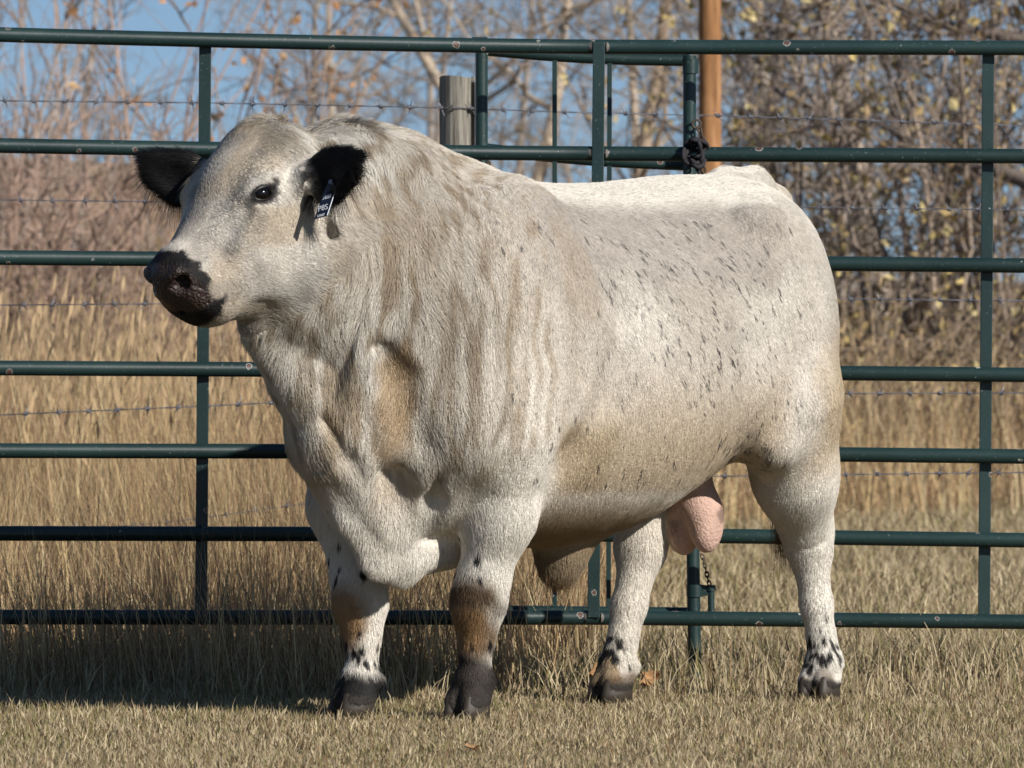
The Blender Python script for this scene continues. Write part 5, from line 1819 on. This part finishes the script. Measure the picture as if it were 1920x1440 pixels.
# undergrowth: tangle of dead stems and twigs under the shrubs, nobody could count it
ug = Wood()
ugl = []
for i in range(5200):
    left = trng.random() < 0.55
    px = trng.uniform(-300, 640) if left else trng.uniform(1300, 2250)
    y = trng.uniform(23.5, 33) if left else trng.uniform(25, 33)
    b0 = px_at(px, HOR, y)
    H = trng.uniform(0.5, 1.9) if left else trng.uniform(0.4, 1.5)
    a = trng.uniform(0, 6.283)
    lean_ = trng.uniform(0.1, 1.3)
    d = np.array([math.cos(a) * lean_, math.sin(a) * lean_ * 0.5, 1.0])
    P, R, _ = limb((b0.x, y, trng.uniform(-0.02, 0.5)), d / np.linalg.norm(d), H, trng.uniform(0.005, 0.011), 0.0035, 4, 0.22, -0.05)
    P[:, 2] = np.maximum(P[:, 2], 0.01)
    c = np.array((0.34, 0.235, 0.165) if left else (0.30, 0.225, 0.15)) * trng.uniform(0.55, 1.35)
    ug.branch(P, R, 3, c)
    if (not left) and trng.random() < 0.5: ugl.append(P[-1]); ugl.append(P[2])
o = ug.build("undergrowth", None)
prop(o, "tangle of dead stems and twigs below the shrubs", "undergrowth", None, "stuff")
leaves_mesh("undergrowth_leaves", np.array(ugl), 0.07, YEL, None)
prop(bpy.data.objects["undergrowth_leaves"], "dry yellow leaves caught in the low brush", "leaves", None, "stuff")

# ------------------------------------------------------------------ utility pole
POLE_Y = 20.0
pp = px_at(1331, HOR, POLE_Y)
pole = tube("utility_pole", [Vector((pp.x, POLE_Y, 0.0)), Vector((pp.x, POLE_Y, 3.0)), Vector((pp.x - 0.01, POLE_Y, 5.5))], [0.0665, 0.0645, 0.060], pole_mat, None, 20)
prop(pole, "orange-brown wooden utility pole behind the latch post", "pole")

# ------------------------------------------------------------------ fallen leaves
leafm, nt, b = new_mat("dead_leaf", 0.75, 0.2)
nz = node(nt, "ShaderNodeTexNoise", Scale=40.0, Detail=5.0)
rp = ramp(nt, [(0.35, (0.20, 0.105, 0.045)), (0.6, (0.36, 0.215, 0.105)), (0.75, (0.50, 0.36, 0.22))])
nt.links.new(nz.outputs["Fac"], rp.inputs[0]); nt.links.new(rp.outputs[0], b.inputs["Base Color"])


def fallen_leaf(px, y, size, rot, label, z=0.03, curl=0.9):
    r_ = random.Random(px)
    n, m = 9, 7
    V, F = [], []
    M = Matrix.Rotation(rot[2], 3, 'Z') @ Matrix.Rotation(rot[0], 3, 'X') @ Matrix.Rotation(rot[1], 3, 'Y')
    c = px_at(px, HOR, y); c = Vector((c.x, y, z))
    for th in (0.0, -0.0012):
        for i in range(n):
            t = i / (n - 1)
            wdt = math.sin(math.pi * min(t * 1.05 + 0.02, 1)) ** 0.7 * (0.9 + 0.25 * math.sin(9 * t))
            for j in range(m):
                u = j / (m - 1) * 2 - 1
                p = Vector(((t - 0.5) * size, u * wdt * size * 0.38, th + size * (0.30 * curl * u * u + 0.12 * math.sin(5 * t + 2 * u) + 0.16 * curl * (t - 0.5) ** 2)))
                V.append(M @ p + c)
    for s_ in (0, 1):
        o_ = s_ * n * m
        for i in range(n - 1):
            for j in range(m - 1):
                q = (o_ + i * m + j, o_ + (i + 1) * m + j, o_ + (i + 1) * m + j + 1, o_ + i * m + j + 1)
                F.append(q if s_ == 0 else q[::-1])
    prop(link_mesh("fallen_leaf", mesh_np("fallen_leaf", [tuple(v) for v in V], np.array(F)), leafm), label, "leaf")


fallen_leaf(1128, 1.15, 0.085, (1.1, 0.2, 0.3), "large curled brown leaf left of the bull's far hind leg", 0.055)
fallen_leaf(1213, 1.10, 0.070, (0.9, -0.4, 1.2), "crumpled brown leaf right of the bull's far hind leg", 0.045)
fallen_leaf(884, -1.55, 0.045, (0.3, 0.2, 0.8), "small tan leaf lying on the lawn in front of the bull", 0.022, 0.4)
